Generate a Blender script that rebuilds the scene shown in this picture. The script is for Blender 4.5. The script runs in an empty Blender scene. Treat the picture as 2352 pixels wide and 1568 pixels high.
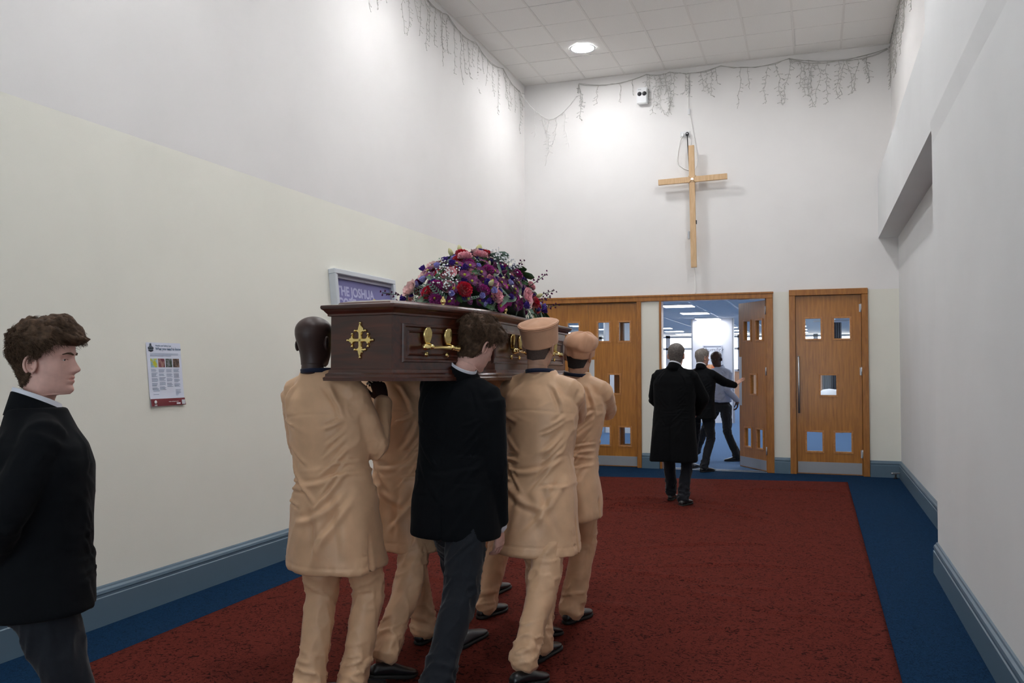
import bpy, bmesh, math, random
import numpy as np
from mathutils import Vector, Matrix, Euler
random.seed(7); np.random.seed(7)
C = bpy.context.scene.collection
scn = bpy.context.scene
R_ = math.radians

# ------------------------------------------------------------------ camera, world, exposure
cam_d = bpy.data.cameras.new('camera'); cam_d.lens = 30.06; cam_d.sensor_width = 36.0
cam_d.clip_end = 300
cam = bpy.data.objects.new('camera', cam_d); C.objects.link(cam)
_yaw, _pit, _rol = R_(19.562), R_(1.656), R_(-0.083)
_f = Vector((-math.sin(_yaw)*math.cos(_pit), math.cos(_yaw)*math.cos(_pit), math.sin(_pit)))
_r0 = Vector((math.cos(_yaw), math.sin(_yaw), 0)); _u0 = _r0.cross(_f)
_r = math.cos(_rol)*_r0 + math.sin(_rol)*_u0; _u = -math.sin(_rol)*_r0 + math.cos(_rol)*_u0
cam.matrix_world = Matrix(((_r.x, _u.x, -_f.x, 0), (_r.y, _u.y, -_f.y, 0), (_r.z, _u.z, -_f.z, 1.56), (0, 0, 0, 1)))
scn.camera = cam

wld = bpy.data.worlds.new('overcast_sky'); scn.world = wld; wld.use_nodes = True
wn = wld.node_tree.nodes; wl = wld.node_tree.links
SKY = 3.0
bgn = wn['Background']; bgn.inputs[0].default_value = (0.80, 0.90, 1.0, 1); bgn.inputs[1].default_value = SKY
DOWNLIGHT = 150.0
HALL_PANEL = 15.0
PORTAL_Z = True
scn.view_settings.view_transform = 'Standard'; scn.view_settings.look = 'None'
scn.view_settings.gamma = 1.0; scn.view_settings.use_curve_mapping = False
scn.view_settings.exposure = 0.20
scn.cycles.use_denoising = True
scn.cycles.max_bounces = 8; scn.cycles.diffuse_bounces = 5

# ------------------------------------------------------------------ materials
def srgb(r, g, b):
    def f(c):
        c /= 255.0
        return c/12.92 if c <= .04045 else ((c+.055)/1.055)**2.4
    return (f(r), f(g), f(b))
MAT = {}
def mat(name, col, rough=.6, metal=0.0, var=0.0, vscale=20.0, bump=0.0, bscale=200.0, spec=.5, sheen=0.0, sss=0.0,
        emit=None, estr=0.0, coat=0.0, stretch=(1, 1, 1), col2=None, contrast=(.35, .65), detail=4.0):
    if name in MAT: return MAT[name]
    m = bpy.data.materials.new(name); m.use_nodes = True
    nt = m.node_tree; n = nt.nodes; l = nt.links; b = n['Principled BSDF']
    b.inputs['Base Color'].default_value = (*col, 1); b.inputs['Roughness'].default_value = rough
    b.inputs['Metallic'].default_value = metal; b.inputs['Specular IOR Level'].default_value = spec
    if sheen: b.inputs['Sheen Weight'].default_value = sheen; b.inputs['Sheen Roughness'].default_value = .4
    if sss:
        b.inputs['Subsurface Weight'].default_value = sss; b.inputs['Subsurface Radius'].default_value = (.012, .005, .003)
        b.inputs['Subsurface Scale'].default_value = 1.0
    if coat: b.inputs['Coat Weight'].default_value = coat; b.inputs['Coat Roughness'].default_value = .12
    if emit: b.inputs['Emission Color'].default_value = (*emit, 1); b.inputs['Emission Strength'].default_value = estr
    tc = mp = None
    if var or bump or col2:
        tc = n.new('ShaderNodeTexCoord'); mp = n.new('ShaderNodeMapping'); mp.inputs['Scale'].default_value = stretch
        l.new(tc.outputs['Object'], mp.inputs['Vector'])
    if var or col2:
        no = n.new('ShaderNodeTexNoise'); no.inputs['Scale'].default_value = vscale; no.inputs['Detail'].default_value = detail
        l.new(mp.outputs['Vector'], no.inputs['Vector'])
        rp = n.new('ShaderNodeValToRGB'); l.new(no.outputs['Fac'], rp.inputs['Fac'])
        c0 = tuple(max(0, c*(1-var)) for c in col); c1 = tuple(min(1, c*(1+var)) for c in col) if col2 is None else col2
        if col2 is not None: c0 = col
        rp.color_ramp.elements[0].position = contrast[0]; rp.color_ramp.elements[1].position = contrast[1]
        rp.color_ramp.elements[0].color = (*c0, 1); rp.color_ramp.elements[1].color = (*c1, 1)
        l.new(rp.outputs['Color'], b.inputs['Base Color'])
    if bump:
        nb = n.new('ShaderNodeTexNoise'); nb.inputs['Scale'].default_value = bscale; nb.inputs['Detail'].default_value = 3
        l.new(mp.outputs['Vector'], nb.inputs['Vector'])
        bu = n.new('ShaderNodeBump'); bu.inputs['Strength'].default_value = bump; bu.inputs['Distance'].default_value = .004
        l.new(nb.outputs['Fac'], bu.inputs['Height']); l.new(bu.outputs['Normal'], b.inputs['Normal'])
    MAT[name] = m
    return m

def wood_mat(name, dark, light, rough, scale, grain, coat=0.0, spec=.5):
    m = bpy.data.materials.new(name); m.use_nodes = True
    nt = m.node_tree; n = nt.nodes; l = nt.links; b = n['Principled BSDF']
    tc = n.new('ShaderNodeTexCoord'); mp = n.new('ShaderNodeMapping'); mp.inputs['Scale'].default_value = grain
    l.new(tc.outputs['Object'], mp.inputs['Vector'])
    no = n.new('ShaderNodeTexNoise'); no.inputs['Scale'].default_value = scale; no.inputs['Detail'].default_value = 8; no.inputs['Distortion'].default_value = .6
    l.new(mp.outputs['Vector'], no.inputs['Vector'])
    rp = n.new('ShaderNodeValToRGB'); rp.color_ramp.elements[0].position = .3; rp.color_ramp.elements[1].position = .72
    rp.color_ramp.elements[0].color = (*dark, 1); rp.color_ramp.elements[1].color = (*light, 1)
    l.new(no.outputs['Fac'], rp.inputs['Fac']); l.new(rp.outputs['Color'], b.inputs['Base Color'])
    n2 = n.new('ShaderNodeTexNoise'); n2.inputs['Scale'].default_value = scale*5; n2.inputs['Detail'].default_value = 3
    l.new(mp.outputs['Vector'], n2.inputs['Vector'])
    bu = n.new('ShaderNodeBump'); bu.inputs['Strength'].default_value = .12; bu.inputs['Distance'].default_value = .002
    l.new(n2.outputs['Fac'], bu.inputs['Height']); l.new(bu.outputs['Normal'], b.inputs['Normal'])
    b.inputs['Roughness'].default_value = rough; b.inputs['Coat Weight'].default_value = coat; b.inputs['Coat Roughness'].default_value = .15
    b.inputs['Specular IOR Level'].default_value = spec
    MAT[name] = m
    return m

def glass_mat(name):
    m = bpy.data.materials.new(name); m.use_nodes = True
    nt = m.node_tree; n = nt.nodes; l = nt.links
    for x in list(n): n.remove(x)
    out = n.new('ShaderNodeOutputMaterial'); mx = n.new('ShaderNodeMixShader'); tr = n.new('ShaderNodeBsdfTransparent')
    gl = n.new('ShaderNodeBsdfGlossy'); gl.inputs['Roughness'].default_value = .03
    fr = n.new('ShaderNodeFresnel'); fr.inputs['IOR'].default_value = 1.45
    tr.inputs[0].default_value = (.93, .95, .95, 1)
    ge = n.new('ShaderNodeNewGeometry'); iv = n.new('ShaderNodeMath'); iv.operation = 'SUBTRACT'; iv.inputs[0].default_value = 1
    mu = n.new('ShaderNodeMath'); mu.operation = 'MULTIPLY'; l.new(ge.outputs['Backfacing'], iv.inputs[1]); l.new(fr.outputs[0], mu.inputs[0]); l.new(iv.outputs[0], mu.inputs[1])
    l.new(mu.outputs[0], mx.inputs[0]); l.new(tr.outputs[0], mx.inputs[1]); l.new(gl.outputs[0], mx.inputs[2]); l.new(mx.outputs[0], out.inputs['Surface'])
    MAT[name] = m
    return m

def carpet_mat(name, base, dark, light, scale, fleck, rough=.95, blotch=None):
    m = bpy.data.materials.new(name); m.use_nodes = True
    nt = m.node_tree; n = nt.nodes; l = nt.links; b = n['Principled BSDF']; b.inputs['Roughness'].default_value = rough
    b.inputs['Specular IOR Level'].default_value = .05; b.inputs['Sheen Weight'].default_value = .0
    tc = n.new('ShaderNodeTexCoord')
    v = n.new('ShaderNodeTexNoise'); v.inputs['Scale'].default_value = scale; v.inputs['Detail'].default_value = 2; v.inputs['Distortion'].default_value = 2.5
    l.new(tc.outputs['Object'], v.inputs['Vector'])
    rp = n.new('ShaderNodeValToRGB'); e = rp.color_ramp.elements
    e[0].position = .36; e[0].color = (*dark, 1); e[1].position = .36+fleck; e[1].color = (*base, 1)
    x = e.new(.75); x.color = (*light, 1)
    l.new(v.outputs['Fac'], rp.inputs['Fac'])
    f = n.new('ShaderNodeTexNoise'); f.inputs['Scale'].default_value = 260; f.inputs['Detail'].default_value = 2
    l.new(tc.outputs['Object'], f.inputs['Vector'])
    r2 = n.new('ShaderNodeValToRGB'); r2.color_ramp.elements[0].position = .3; r2.color_ramp.elements[1].position = .7
    r2.color_ramp.elements[0].color = (.55, .55, .55, 1); r2.color_ramp.elements[1].color = (1.3, 1.3, 1.3, 1)
    l.new(f.outputs['Fac'], r2.inputs['Fac'])
    mu = n.new('ShaderNodeMix'); mu.data_type = 'RGBA'; mu.blend_type = 'MULTIPLY'; mu.inputs[0].default_value = 1
    l.new(rp.outputs['Color'], mu.inputs[6]); l.new(r2.outputs['Color'], mu.inputs[7])
    l.new(mu.outputs[2], b.inputs['Base Color'])
    bu = n.new('ShaderNodeBump'); bu.inputs['Strength'].default_value = .5; bu.inputs['Distance'].default_value = .004
    l.new(f.outputs['Fac'], bu.inputs['Height']); l.new(bu.outputs['Normal'], b.inputs['Normal'])
    MAT[name] = m
    return m

def wall_mat(name, col, stain=None):
    return mat(name, col, rough=.75, var=.02, vscale=1.2, bump=.12, bscale=170, spec=.25)

# ------------------------------------------------------------------ mesh helpers
def tag(o, label=None, cat=None, group=None, kind=None):
    if label: o['label'] = label
    if cat: o['category'] = cat
    if group: o['group'] = group
    if kind: o['kind'] = kind
    return o
def empty(name, loc=(0, 0, 0), rz=0.0):
    o = bpy.data.objects.new(name, None); C.objects.link(o); o.location = loc; o.rotation_euler = (0, 0, rz)
    o.empty_display_size = .1
    return o
def obj(name, me, m=None, parent=None, smooth=False):
    if isinstance(me, bmesh.types.BMesh):
        d = bpy.data.meshes.new(name); me.to_mesh(d); me.free(); me = d
    o = bpy.data.objects.new(name, me); C.objects.link(o)
    if m is not None:
        for mm in (m if isinstance(m, (list, tuple)) else [m]): me.materials.append(mm)
    if smooth:
        me.polygons.foreach_set('use_smooth', [True]*len(me.polygons))
    if parent is not None: o.parent = parent
    return o
def inst(name, me, parent=None, M=None):
    o = bpy.data.objects.new(name, me); C.objects.link(o)
    if parent is not None: o.parent = parent
    if M is not None: o.matrix_local = M
    return o
def box(bm, x0, x1, y0, y1, z0, z1, mi=0):
    v = [bm.verts.new(p) for p in ((x0, y0, z0), (x1, y0, z0), (x1, y1, z0), (x0, y1, z0), (x0, y0, z1), (x1, y0, z1), (x1, y1, z1), (x0, y1, z1))]
    for f in ((0, 3, 2, 1), (4, 5, 6, 7), (0, 1, 5, 4), (1, 2, 6, 5), (2, 3, 7, 6), (3, 0, 4, 7)):
        fc = bm.faces.new([v[i] for i in f]); fc.material_index = mi
def bevel(bm, w, seg=1):
    bmesh.ops.bevel(bm, geom=list(bm.edges), offset=w, segments=seg, affect='EDGES', clamp_overlap=True)
def boxo(name, x0, x1, y0, y1, z0, z1, m, parent=None, bev=0.0):
    bm = bmesh.new(); box(bm, x0, x1, y0, y1, z0, z1)
    if bev: bevel(bm, bev)
    return obj(name, bm, m, parent)
def pydata(name, V, F, m=None, parent=None, smooth=True):
    me = bpy.data.meshes.new(name); me.from_pydata([tuple(map(float, p)) for p in V], [], [tuple(f) for f in F]); me.update()
    return obj(name, me, m, parent, smooth)
def loft(rings, close_ends=True):
    """rings: list of (n,3) arrays -> V, F (closed around)"""
    n = len(rings[0]); V = np.concatenate(rings); F = []
    for i in range(len(rings)-1):
        for j in range(n):
            a = i*n+j; b = i*n+(j+1) % n
            F.append((a, b, b+n, a+n))
    if close_ends:
        F.append(tuple(range(n-1, -1, -1))); F.append(tuple(range((len(rings)-1)*n, len(rings)*n)))
    return V, F
def frame(d, hint=(0, 0, 1)):
    d = np.asarray(d, float); d = d/np.linalg.norm(d); h = np.asarray(hint, float)
    if abs(d @ h)/np.linalg.norm(h) > .98: h = np.array((0, 1., 0)) if abs(d[1]) < .9 else np.array((1., 0, 0))
    x = np.cross(h, d); x /= np.linalg.norm(x); y = np.cross(d, x)
    return x, y, d
def tube(pts, rad, n=14, hint=(0, 0, 1), cap=True):
    """swept tube; rad: list of r or (rx,ry); ends rounded a little"""
    pts = [np.asarray(p, float) for p in pts]; rings = []
    th = np.linspace(0, 2*math.pi, n, endpoint=False)
    for i, p in enumerate(pts):
        d = pts[min(i+1, len(pts)-1)]-pts[max(i-1, 0)]
        x, y, _ = frame(d, hint); r = rad[i] if isinstance(rad, (list, tuple)) else rad
        rx, ry = (r, r) if np.isscalar(r) else r
        rings.append(p+np.outer(np.cos(th)*rx, x)+np.outer(np.sin(th)*ry, y))
    if cap:
        def rn(i, s):
            p = pts[i]; d = (pts[1]-pts[0]) if i == 0 else (pts[-1]-pts[-2]); d /= np.linalg.norm(d)
            r = rings[i]; rr = np.linalg.norm(r-p, axis=1).mean()
            return p+(r-p)*.6+s*d*rr*.5
        rings = [rn(0, -1)]+rings+[rn(len(pts)-1, 1)]
    return loft(rings)
def join(parts):
    V = []; F = []; o = 0
    for v, f in parts:
        V.append(np.asarray(v, float)); F += [tuple(i+o for i in t) for t in f]; o += len(v)
    return np.concatenate(V), F
def tube_mesh_bm(bm, pts, r, n=6, mi=0):
    V, F = tube(pts, r, n=n, cap=False)
    vs = [bm.verts.new(p) for p in V]
    for f in F:
        fc = bm.faces.new([vs[i] for i in f]); fc.material_index = mi; fc.smooth = True
def add_vf(bm, V, F, mi=0, smooth=True):
    vs = [bm.verts.new(p) for p in V]
    for f in F:
        try:
            fc = bm.faces.new([vs[i] for i in f]); fc.material_index = mi; fc.smooth = smooth
        except ValueError: pass
def lathe(prof, n=24, axis='z'):
    th = np.linspace(0, 2*math.pi, n, endpoint=False); rings = []
    for r, z in prof:
        rings.append(np.stack([np.cos(th)*r, np.sin(th)*r, np.full(n, z)], 1))
    return loft(rings)
def remesh(V, F, vox, smooth=4, fac=.5):
    """voxel union of closed shells -> (V, faces array n x 4)"""
    me = bpy.data.meshes.new('tmp'); me.from_pydata([tuple(p) for p in V], [], F); me.update()
    bm = bmesh.new(); bm.from_mesh(me); bmesh.ops.recalc_face_normals(bm, faces=bm.faces[:]); bm.to_mesh(me); bm.free()
    o = bpy.data.objects.new('tmp', me); C.objects.link(o)
    r = o.modifiers.new('r', 'REMESH'); r.mode = 'VOXEL'; r.voxel_size = vox; r.adaptivity = 0
    if smooth:
        s = o.modifiers.new('s', 'SMOOTH'); s.factor = fac; s.iterations = smooth
    dg = bpy.context.evaluated_depsgraph_get()
    ev = o.evaluated_get(dg); m2 = bpy.data.meshes.new_from_object(ev)
    bpy.data.objects.remove(o); bpy.data.meshes.remove(me)
    return m2
def mverts(me):
    a = np.empty(len(me.vertices)*3, np.float32); me.vertices.foreach_get('co', a); return a.reshape(-1, 3).astype(float)
def mnorms(me):
    a = np.empty(len(me.vertices)*3, np.float32); me.vertices.foreach_get('normal', a); return a.reshape(-1, 3).astype(float)
def set_verts(me, V):
    me.vertices.foreach_set('co', np.asarray(V, np.float32).ravel()); me.update()
# value noise, vectorised
_P = np.random.RandomState(3).rand(64, 64, 64)*2-1
def vnoise(p):
    p = np.asarray(p, float); i = np.floor(p).astype(int); f = p-i; f = f*f*f*(f*(f*6-15)+10)
    i &= 63; j = (i+1) & 63; r = 0
    for a in (0, 1):
        wx = f[:, 0] if a else 1-f[:, 0]; ix = j[:, 0] if a else i[:, 0]
        for b in (0, 1):
            wy = f[:, 1] if b else 1-f[:, 1]; iy = j[:, 1] if b else i[:, 1]
            for c in (0, 1):
                wz = f[:, 2] if c else 1-f[:, 2]; iz = j[:, 2] if c else i[:, 2]
                r = r+wx*wy*wz*_P[ix, iy, iz]
    return r
def fbm(p, o=3):
    r = 0; a = 1
    for k in range(o): r = r+a*vnoise(p*2**k+k*7.3); a *= .5
    return r
def sstep(a, b, x):
    t = np.clip((x-a)/(b-a), 0, 1); return t*t*(3-2*t)
# ------------------------------------------------------------------ palette
WALL_W = wall_mat('upper_wall_paint', (.82, .805, .79))
WALL_C = wall_mat('lower_wall_paint', (.795, .785, .705))
CEILM = mat('ceiling_tile', (.84, .825, .80), rough=.9, var=.06, vscale=140, bump=.3, bscale=260, spec=.1)
BARM = mat('ceiling_grid', (.76, .74, .71), rough=.5)
BLUE = carpet_mat('blue_carpet', srgb(20, 47, 75), srgb(14, 35, 58), srgb(26, 55, 86), 40, .1)
RED = carpet_mat('red_carpet', srgb(90, 37, 30), srgb(46, 19, 16), srgb(102, 44, 36), 24, .07)
SKIRT = mat('blue_grey_gloss', srgb(86, 108, 124), rough=.4, spec=.5)
OAK = wood_mat('oak_veneer', srgb(148, 92, 24), srgb(182, 120, 42), .32, 5, (7, 7, .55), coat=.3)
OAKF = wood_mat('oak_frame', srgb(140, 86, 26), srgb(172, 112, 44), .35, 6, (5, 5, .8), coat=.2)
BEADM = wood_mat('oak_bead', srgb(168, 108, 52), srgb(196, 138, 76), .35, 8, (4, 4, 4))
STEEL = mat('brushed_steel', (.50, .51, .53), rough=.38, metal=.9)
GREYP = mat('grey_plate', (.36, .37, .39), rough=.4, metal=.4)
BRASS = mat('polished_brass', (.93, .72, .30), rough=.2, metal=1.0)
GLASS = glass_mat('pane_glass')
WHITEP = mat('white_plastic', (.82, .83, .84), rough=.35)
BLACK = mat('black_plastic', (.012, .012, .015), rough=.4)
GREYW = mat('pale_grey_wire', (.47, .46, .43), rough=.5)
WHITEW = mat('white_wire', (.88, .87, .85), rough=.5)

HC = 6.112; YB = 13.068; YF = -3.6; XR = .85; XLO = -4.09; XHI = -4.42; ZP = 3.15
def wall_x(z): return XLO+(XHI-XLO)*min(z/ZP, 1)

# ------------------------------------------------------------------ floor, walls
tag(boxo('floor', -5.2, 1.6, YF-.3, YB+.2, -.12, 0, BLUE), kind='structure')
tag(boxo('floor', -12.5, 6, YB+.2, 37.4, -.12, 0, mat('hall_carpet_lit', srgb(84, 112, 146), rough=.95, var=.12, vscale=60, bump=.3, bscale=200, spec=.1)), kind='structure')  # same blue carpet, its colour made paler to carry the brighter hall light

bm = bmesh.new()
for (p0, p1, mi) in (((XLO, 0), (XHI, ZP), 1), ((XHI, ZP), (XHI, HC+.1), 0)):
    y0, y1 = YF, YB+.1
    a = [bm.verts.new(q) for q in ((p0[0], y0, p0[1]), (p0[0], y1, p0[1]), (p1[0], y1, p1[1]), (p1[0], y0, p1[1]),
                                   (-4.8, y0, p0[1]), (-4.8, y1, p0[1]), (-4.8, y1, p1[1]), (-4.8, y0, p1[1]))]
    for f in ((0, 1, 2, 3), (7, 6, 5, 4), (0, 4, 5, 1), (3, 2, 6, 7), (1, 5, 6, 2), (0, 3, 7, 4)):
        bm.faces.new([a[i] for i in f]).material_index = mi
bmesh.ops.recalc_face_normals(bm, faces=bm.faces[:])
tag(obj('wall_left', bm, [WALL_W, WALL_C]), kind='structure')

D1 = (-4.27, -2.53); D2 = (-2.25, -.585); D3 = (-.36, .70); ZH = 2.64; ZPB = 2.64
bm = bmesh.new(); ya, yb = YB, YB+.16
for x0, x1, z0, z1, mi in ((-4.8, D1[0], 0, ZPB, 1), (D1[1], D2[0], 0, ZH-.1, 1), (D2[1], D3[0], 0, ZH, 1), (D3[1], 1.5, 0, ZPB, 1),
                           (-4.8, -.36, ZPB, 2.66, 0), (.70, 1.5, ZPB, 2.66, 0), (-4.8, 1.5, 2.66, HC+.1, 0)):
    box(bm, x0, x1, ya, yb, z0, z1, mi)
tag(obj('wall_back', bm, [WALL_W, WALL_C]), kind='structure')

# right wall: near part full height, beyond it a deep low recess, a beam and a shallow high recess
WALL_R = wall_mat('right_wall_cool_shade', (.70, .712, .715))  # greyer, bluer than the other walls: dim daylight mixed into the colour
bm = bmesh.new()
box(bm, XR, 1.5, YF, 7.17, 0, HC+.1)
box(bm, XR, 1.5, 7.17, YB, 3.36, 4.23)
box(bm, XR, 1.5, 7.17, 7.48, 4.23, HC+.1)
box(bm, 1.04, 1.5, 7.48, YB, 4.23, HC+.1, 1)
box(bm, 1.105, 1.5, 7.17, YB, 0, 3.36)
tag(obj('wall_right', bm, [WALL_R, WALL_W]), kind='structure')
# plaster build-up on the near right wall above the beam line
bm = bmesh.new(); V, F = loft([np.array([(XR+.01, y, 3.2), (XR, y, 3.24), (XR-.016, y, 3.40), (XR-.016, y, HC), (XR+.01, y, HC)]) for y in (YF, 7.12)])
add_vf(bm, V, F, smooth=False); bmesh.ops.recalc_face_normals(bm, faces=bm.faces[:])
tag(obj('trim_1', bm, WALL_R), kind='structure')

# wall behind the camera: low wall, piers and a wide glazed front letting daylight in
bm = bmesh.new()
for x0, x1, z0, z1 in ((-4.8, -4.0, 0, 6.2), (.5, 1.5, 0, 6.2), (-4.0, .5, 3.4, 6.2)): box(bm, x0, x1, YF-.2, YF, z0, z1)
tag(obj('wall_front', bm, WALL_W), kind='structure')
w = empty('window_1', (-1.75, YF-.1, 0)); tag(w, kind='structure')
bm = bmesh.new()
for k in range(6): box(bm, -2.25+k*.9-.03, -2.25+k*.9+.03, -.04, .04, 0, 3.4)
for z in (.03, 2.2, 3.37): box(bm, -2.25, 2.25, -.035, .035, z-.03, z+.03)
obj('window_frame', bm, WHITEP, w)
for k in range(5): boxo('pane', -2.22+k*.9, -1.38+k*.9, -.004, .004, .06, 3.34, GLASS, w)
ld = bpy.data.lights.new('window_portal', 'AREA'); ld.shape = 'RECTANGLE'; ld.size = 4.5; ld.size_y = 3.4
ld.cycles.is_portal = True
lo = bpy.data.objects.new('window_portal', ld); C.objects.link(lo); lo.location = (-1.75, YF-.25, 1.7); lo.rotation_euler = (R_(90), 0, 0)

GAPM = mat('ceiling_gap', (.2, .195, .19), rough=.8)
# ------------------------------------------------------------------ suspended ceiling
ce = empty('ceiling', (0, 0, HC)); tag(ce, kind='structure')
GX0 = -4.026; GY0 = 12.70; G = .63
xs = [XHI]+[GX0+G*i for i in range(9)]+[1.05]; ys = [YB]+[GY0-G*j for j in range(27)]
cache = {}
for j in range(len(ys)-1):
    for i in range(len(xs)-1):
        wx = xs[i+1]-xs[i]; wy = ys[j]-ys[j+1]
        if wx < .08: continue
        key = (round(wx, 3), round(wy, 3))
        if key not in cache:
            b = bmesh.new(); box(b, .010, wx-.010, .005, wy-.005, 0, .02); bevel(b, .004)
            me = bpy.data.meshes.new('tile'); b.to_mesh(me); b.free(); me.materials.append(CEILM); cache[key] = me
        o = inst('tile', cache[key], ce); o.location = (xs[i], ys[j+1], .002+random.uniform(-.0015, .0015))
for i in range(9):
    b = boxo('grid_bar', GX0+G*i-.013, GX0+G*i+.013, YF, YB, -.003, .02, BARM, ce)
for j in range(26):
    b = boxo('grid_bar', XHI, 1.05, GY0-G*j-.008, GY0-G*j+.008, .008, .02, GAPM, ce)
boxo('backing', -4.8, 1.5, YF, YB+.1, .021, .08, BARM, ce)
boxo('edge_trim', XHI, 1.05, YB-.02, YB, -.006, .01, BARM, ce); boxo('edge_trim', XHI, XHI+.02, YF, YB, -.006, .01, BARM, ce)

# downlights
LAMP = mat('downlight_glow', (1, 1, 1), emit=(.985, .985, 1.0), estr=DOWNLIGHT)
DL = [(-3.10, 11.76, 'round ceiling downlight glowing in the tile nearest the far left corner'),
      (-.62, 10.62, 'round ceiling downlight at the top edge above the cross'),
      (-3.10, 7.9, 'left-row ceiling downlight above the purple sign, out of frame'), (-.62, 6.9, 'right-row ceiling downlight above the right wall recess, out of frame'), (-3.10, 4.0, 'left-row ceiling downlight above the notice poster, out of frame'), (-.62, 3.1, 'right-row ceiling downlight nearest the camera, out of frame')]
prof = [(.155, -.003), (.185, -.012), (.19, -.004), (.18, 0), (.15, 0)]
ringV, ringF = lathe(prof, 32); discV, discF = lathe([(.001, -.004), (.16, -.006), (.16, .0), (.001, .0)], 32)
for x, y, lab in DL:
    t = empty('downlight', (x, y, HC-.004))
    tag(t, lab or 'round ceiling downlight out of frame over the hallway', 'lamp', 'round ceiling downlights')
    pydata('trim_ring', ringV, ringF, WHITEP, t); pydata('diffuser', discV, discF, LAMP, t)

# ------------------------------------------------------------------ skirting boards
prof = [(0, 0), (.032, 0), (.032, .165), (.026, .17), (.026, .182), (.030, .19), (.026, .205), (.014, .215), (.010, .225), (.0, .23)]
def skirting(name, p0, p1, nx, ny, parent=None, lean=0.0):
    V = []; n = len(prof)
    for p in (p0, p1):
        for d, z in prof: V.append((p[0]+nx*(d-lean*z), p[1]+ny*(d-lean*z), z))
    F = [(i, (i+1) % n, n+(i+1) % n, n+i) for i in range(n)]+[tuple(range(n-1, -1, -1)), tuple(range(n, 2*n))]
    me = bpy.data.meshes.new(name); me.from_pydata(V, [], F); bm = bmesh.new(); bm.from_mesh(me)
    bmesh.ops.recalc_face_normals(bm, faces=bm.faces[:])
    bpy.data.meshes.remove(me)
    o = obj(name, bm, SKIRT)
    return tag(o, kind='structure')
skirting('baseboard_left', (XLO, YF), (XLO, YB), 1, 0, lean=.09)
skirting('baseboard_back', (D1[1]+.005, YB), (D2[0]-.005, YB), 0, -1)
skirting('baseboard_back', (D2[1]+.005, YB), (D3[0]-.005, YB), 0, -1)
skirting('baseboard_back', (D3[1]+.005, YB), (1.105, YB), 0, -1)
skirting('baseboard_right', (1.105, YB), (1.105, 7.17), -1, 0)
skirting('baseboard_right', (XR, 7.19), (XR, YF), -1, 0)

# ------------------------------------------------------------------ doors
def leaf(parent, w, panes, h=2.53, kick=.165, plate=None, bar=None, hinges=False, th=.045):
    """leaf in parent's frame: x from 0 (hinge) to -w, y thickness 0..th towards +y (front = y0)"""
    bm = bmesh.new(); xs = sorted({-w, 0, *[p for q in panes for p in q[:2]]}); zs = sorted({.008, h, *[p for q in panes for p in q[2:]]})
    for i in range(len(xs)-1):
        for k in range(len(zs)-1):
            cx = (xs[i]+xs[i+1])/2; cz = (zs[k]+zs[k+1])/2
            if any(q[0] < cx < q[1] and q[2] < cz < q[3] for q in panes): continue
            box(bm, xs[i], xs[i+1], 0, th, zs[k], zs[k+1])
    lf = obj('leaf', bm, OAK, parent)
    for (a, b, c, d) in panes:
        g = boxo('pane', a, b, th*.5-.003, th*.5+.003, c, d, GLASS, lf)
        bm = bmesh.new(); t = .02
        for q in ((a-t, b+t, c-t, c+.004), (a-t, b+t, d-.004, d+t), (a-t, a+.004, c, d), (b-.004, b+t, c, d)):
            box(bm, q[0], q[1], -.009, .012, q[2], q[3]); box(bm, q[0], q[1], th-.012, th+.009, q[2], q[3])
        obj('glazing_bead', bm, BEADM, lf)
    if kick: boxo('kick_plate', -w+.01, -.01, -.003, 0, .02, kick, GREYP, lf, .001)
    if plate: boxo('push_plate', plate[0], plate[1], -.003, 0, plate[2], plate[3], mat('satin_plate', (.62, .63, .65), rough=.35, metal=.5), lf, .001)
    if bar:
        bm = bmesh.new(); x, z0, z1 = bar
        tube_mesh_bm(bm, [(x, -.055, z0), (x, -.055, z1)], .014, 12)
        for z in (z0+.06, z1-.06): tube_mesh_bm(bm, [(x, -.055, z), (x, 0, z)], .009, 8)
        for z in (z0, z1):
            V, F = lathe([(.0, -.001), (.014, -.001), (.014, .001), (.0, .001)], 12); add_vf(bm, V+np.array((x, -.055, z)), F)
        obj('pull_handle', bm, STEEL, lf)
    if hinges:
        for z in (.31, 1.48, 2.38):
            bm = bmesh.new(); tube_mesh_bm(bm, [(.004, -.008, z-.06), (.004, -.008, z+.06)], .009, 10)
            for q in (-.03, .0, .03): tube_mesh_bm(bm, [(.004, -.008, z+q-.002), (.004, -.008, z+q+.002)], .0105, 10)
            box(bm, -.025, .0, -.003, 0, z-.055, z+.055)
            obj('hinge', bm, STEEL, lf)
    return lf
def frame_piece(parent, x0, x1, z0, z1, depth=.03, y1=.16, name='frame'):
    return boxo(name, x0, x1, -depth, y1, z0, z1, OAKF, parent, .004)

# door 1: closed pair on the left
d1 = empty('door_1', (0, YB, 0)); tag(d1, kind='structure')
frame_piece(d1, -4.27, -4.19, 0, 2.56); frame_piece(d1, -2.595, -2.53, 0, 2.56)
pr = lambda w, off: None
def pair_panes(w, m):
    P = [(.152, .339, 1.95, 2.245), (.491, .664, 1.95, 2.245), (.325, .498, 1.136, 1.427), (.152, .339, .331, .613), (.491, .664, .331, .613)]
    # distances from the meeting edge; leaf runs from hinge x=0 to meeting edge x=-w
    return [(-w+a, -w+b, c, d) for a, b, c, d in P]
h = empty('leaf_pivot', (-2.6, .03, 0)); h.parent = d1
leaf(h, .775, pair_panes(.775, 1), plate=(-.765, -.68, .95, 1.66))
h2 = empty('leaf_pivot', (-4.185, .075, 0)); h2.parent = d1; h2.rotation_euler = (0, 0, math.pi)
l2 = leaf(h2, .807, pair_panes(.807, 1), plate=None)
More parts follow.
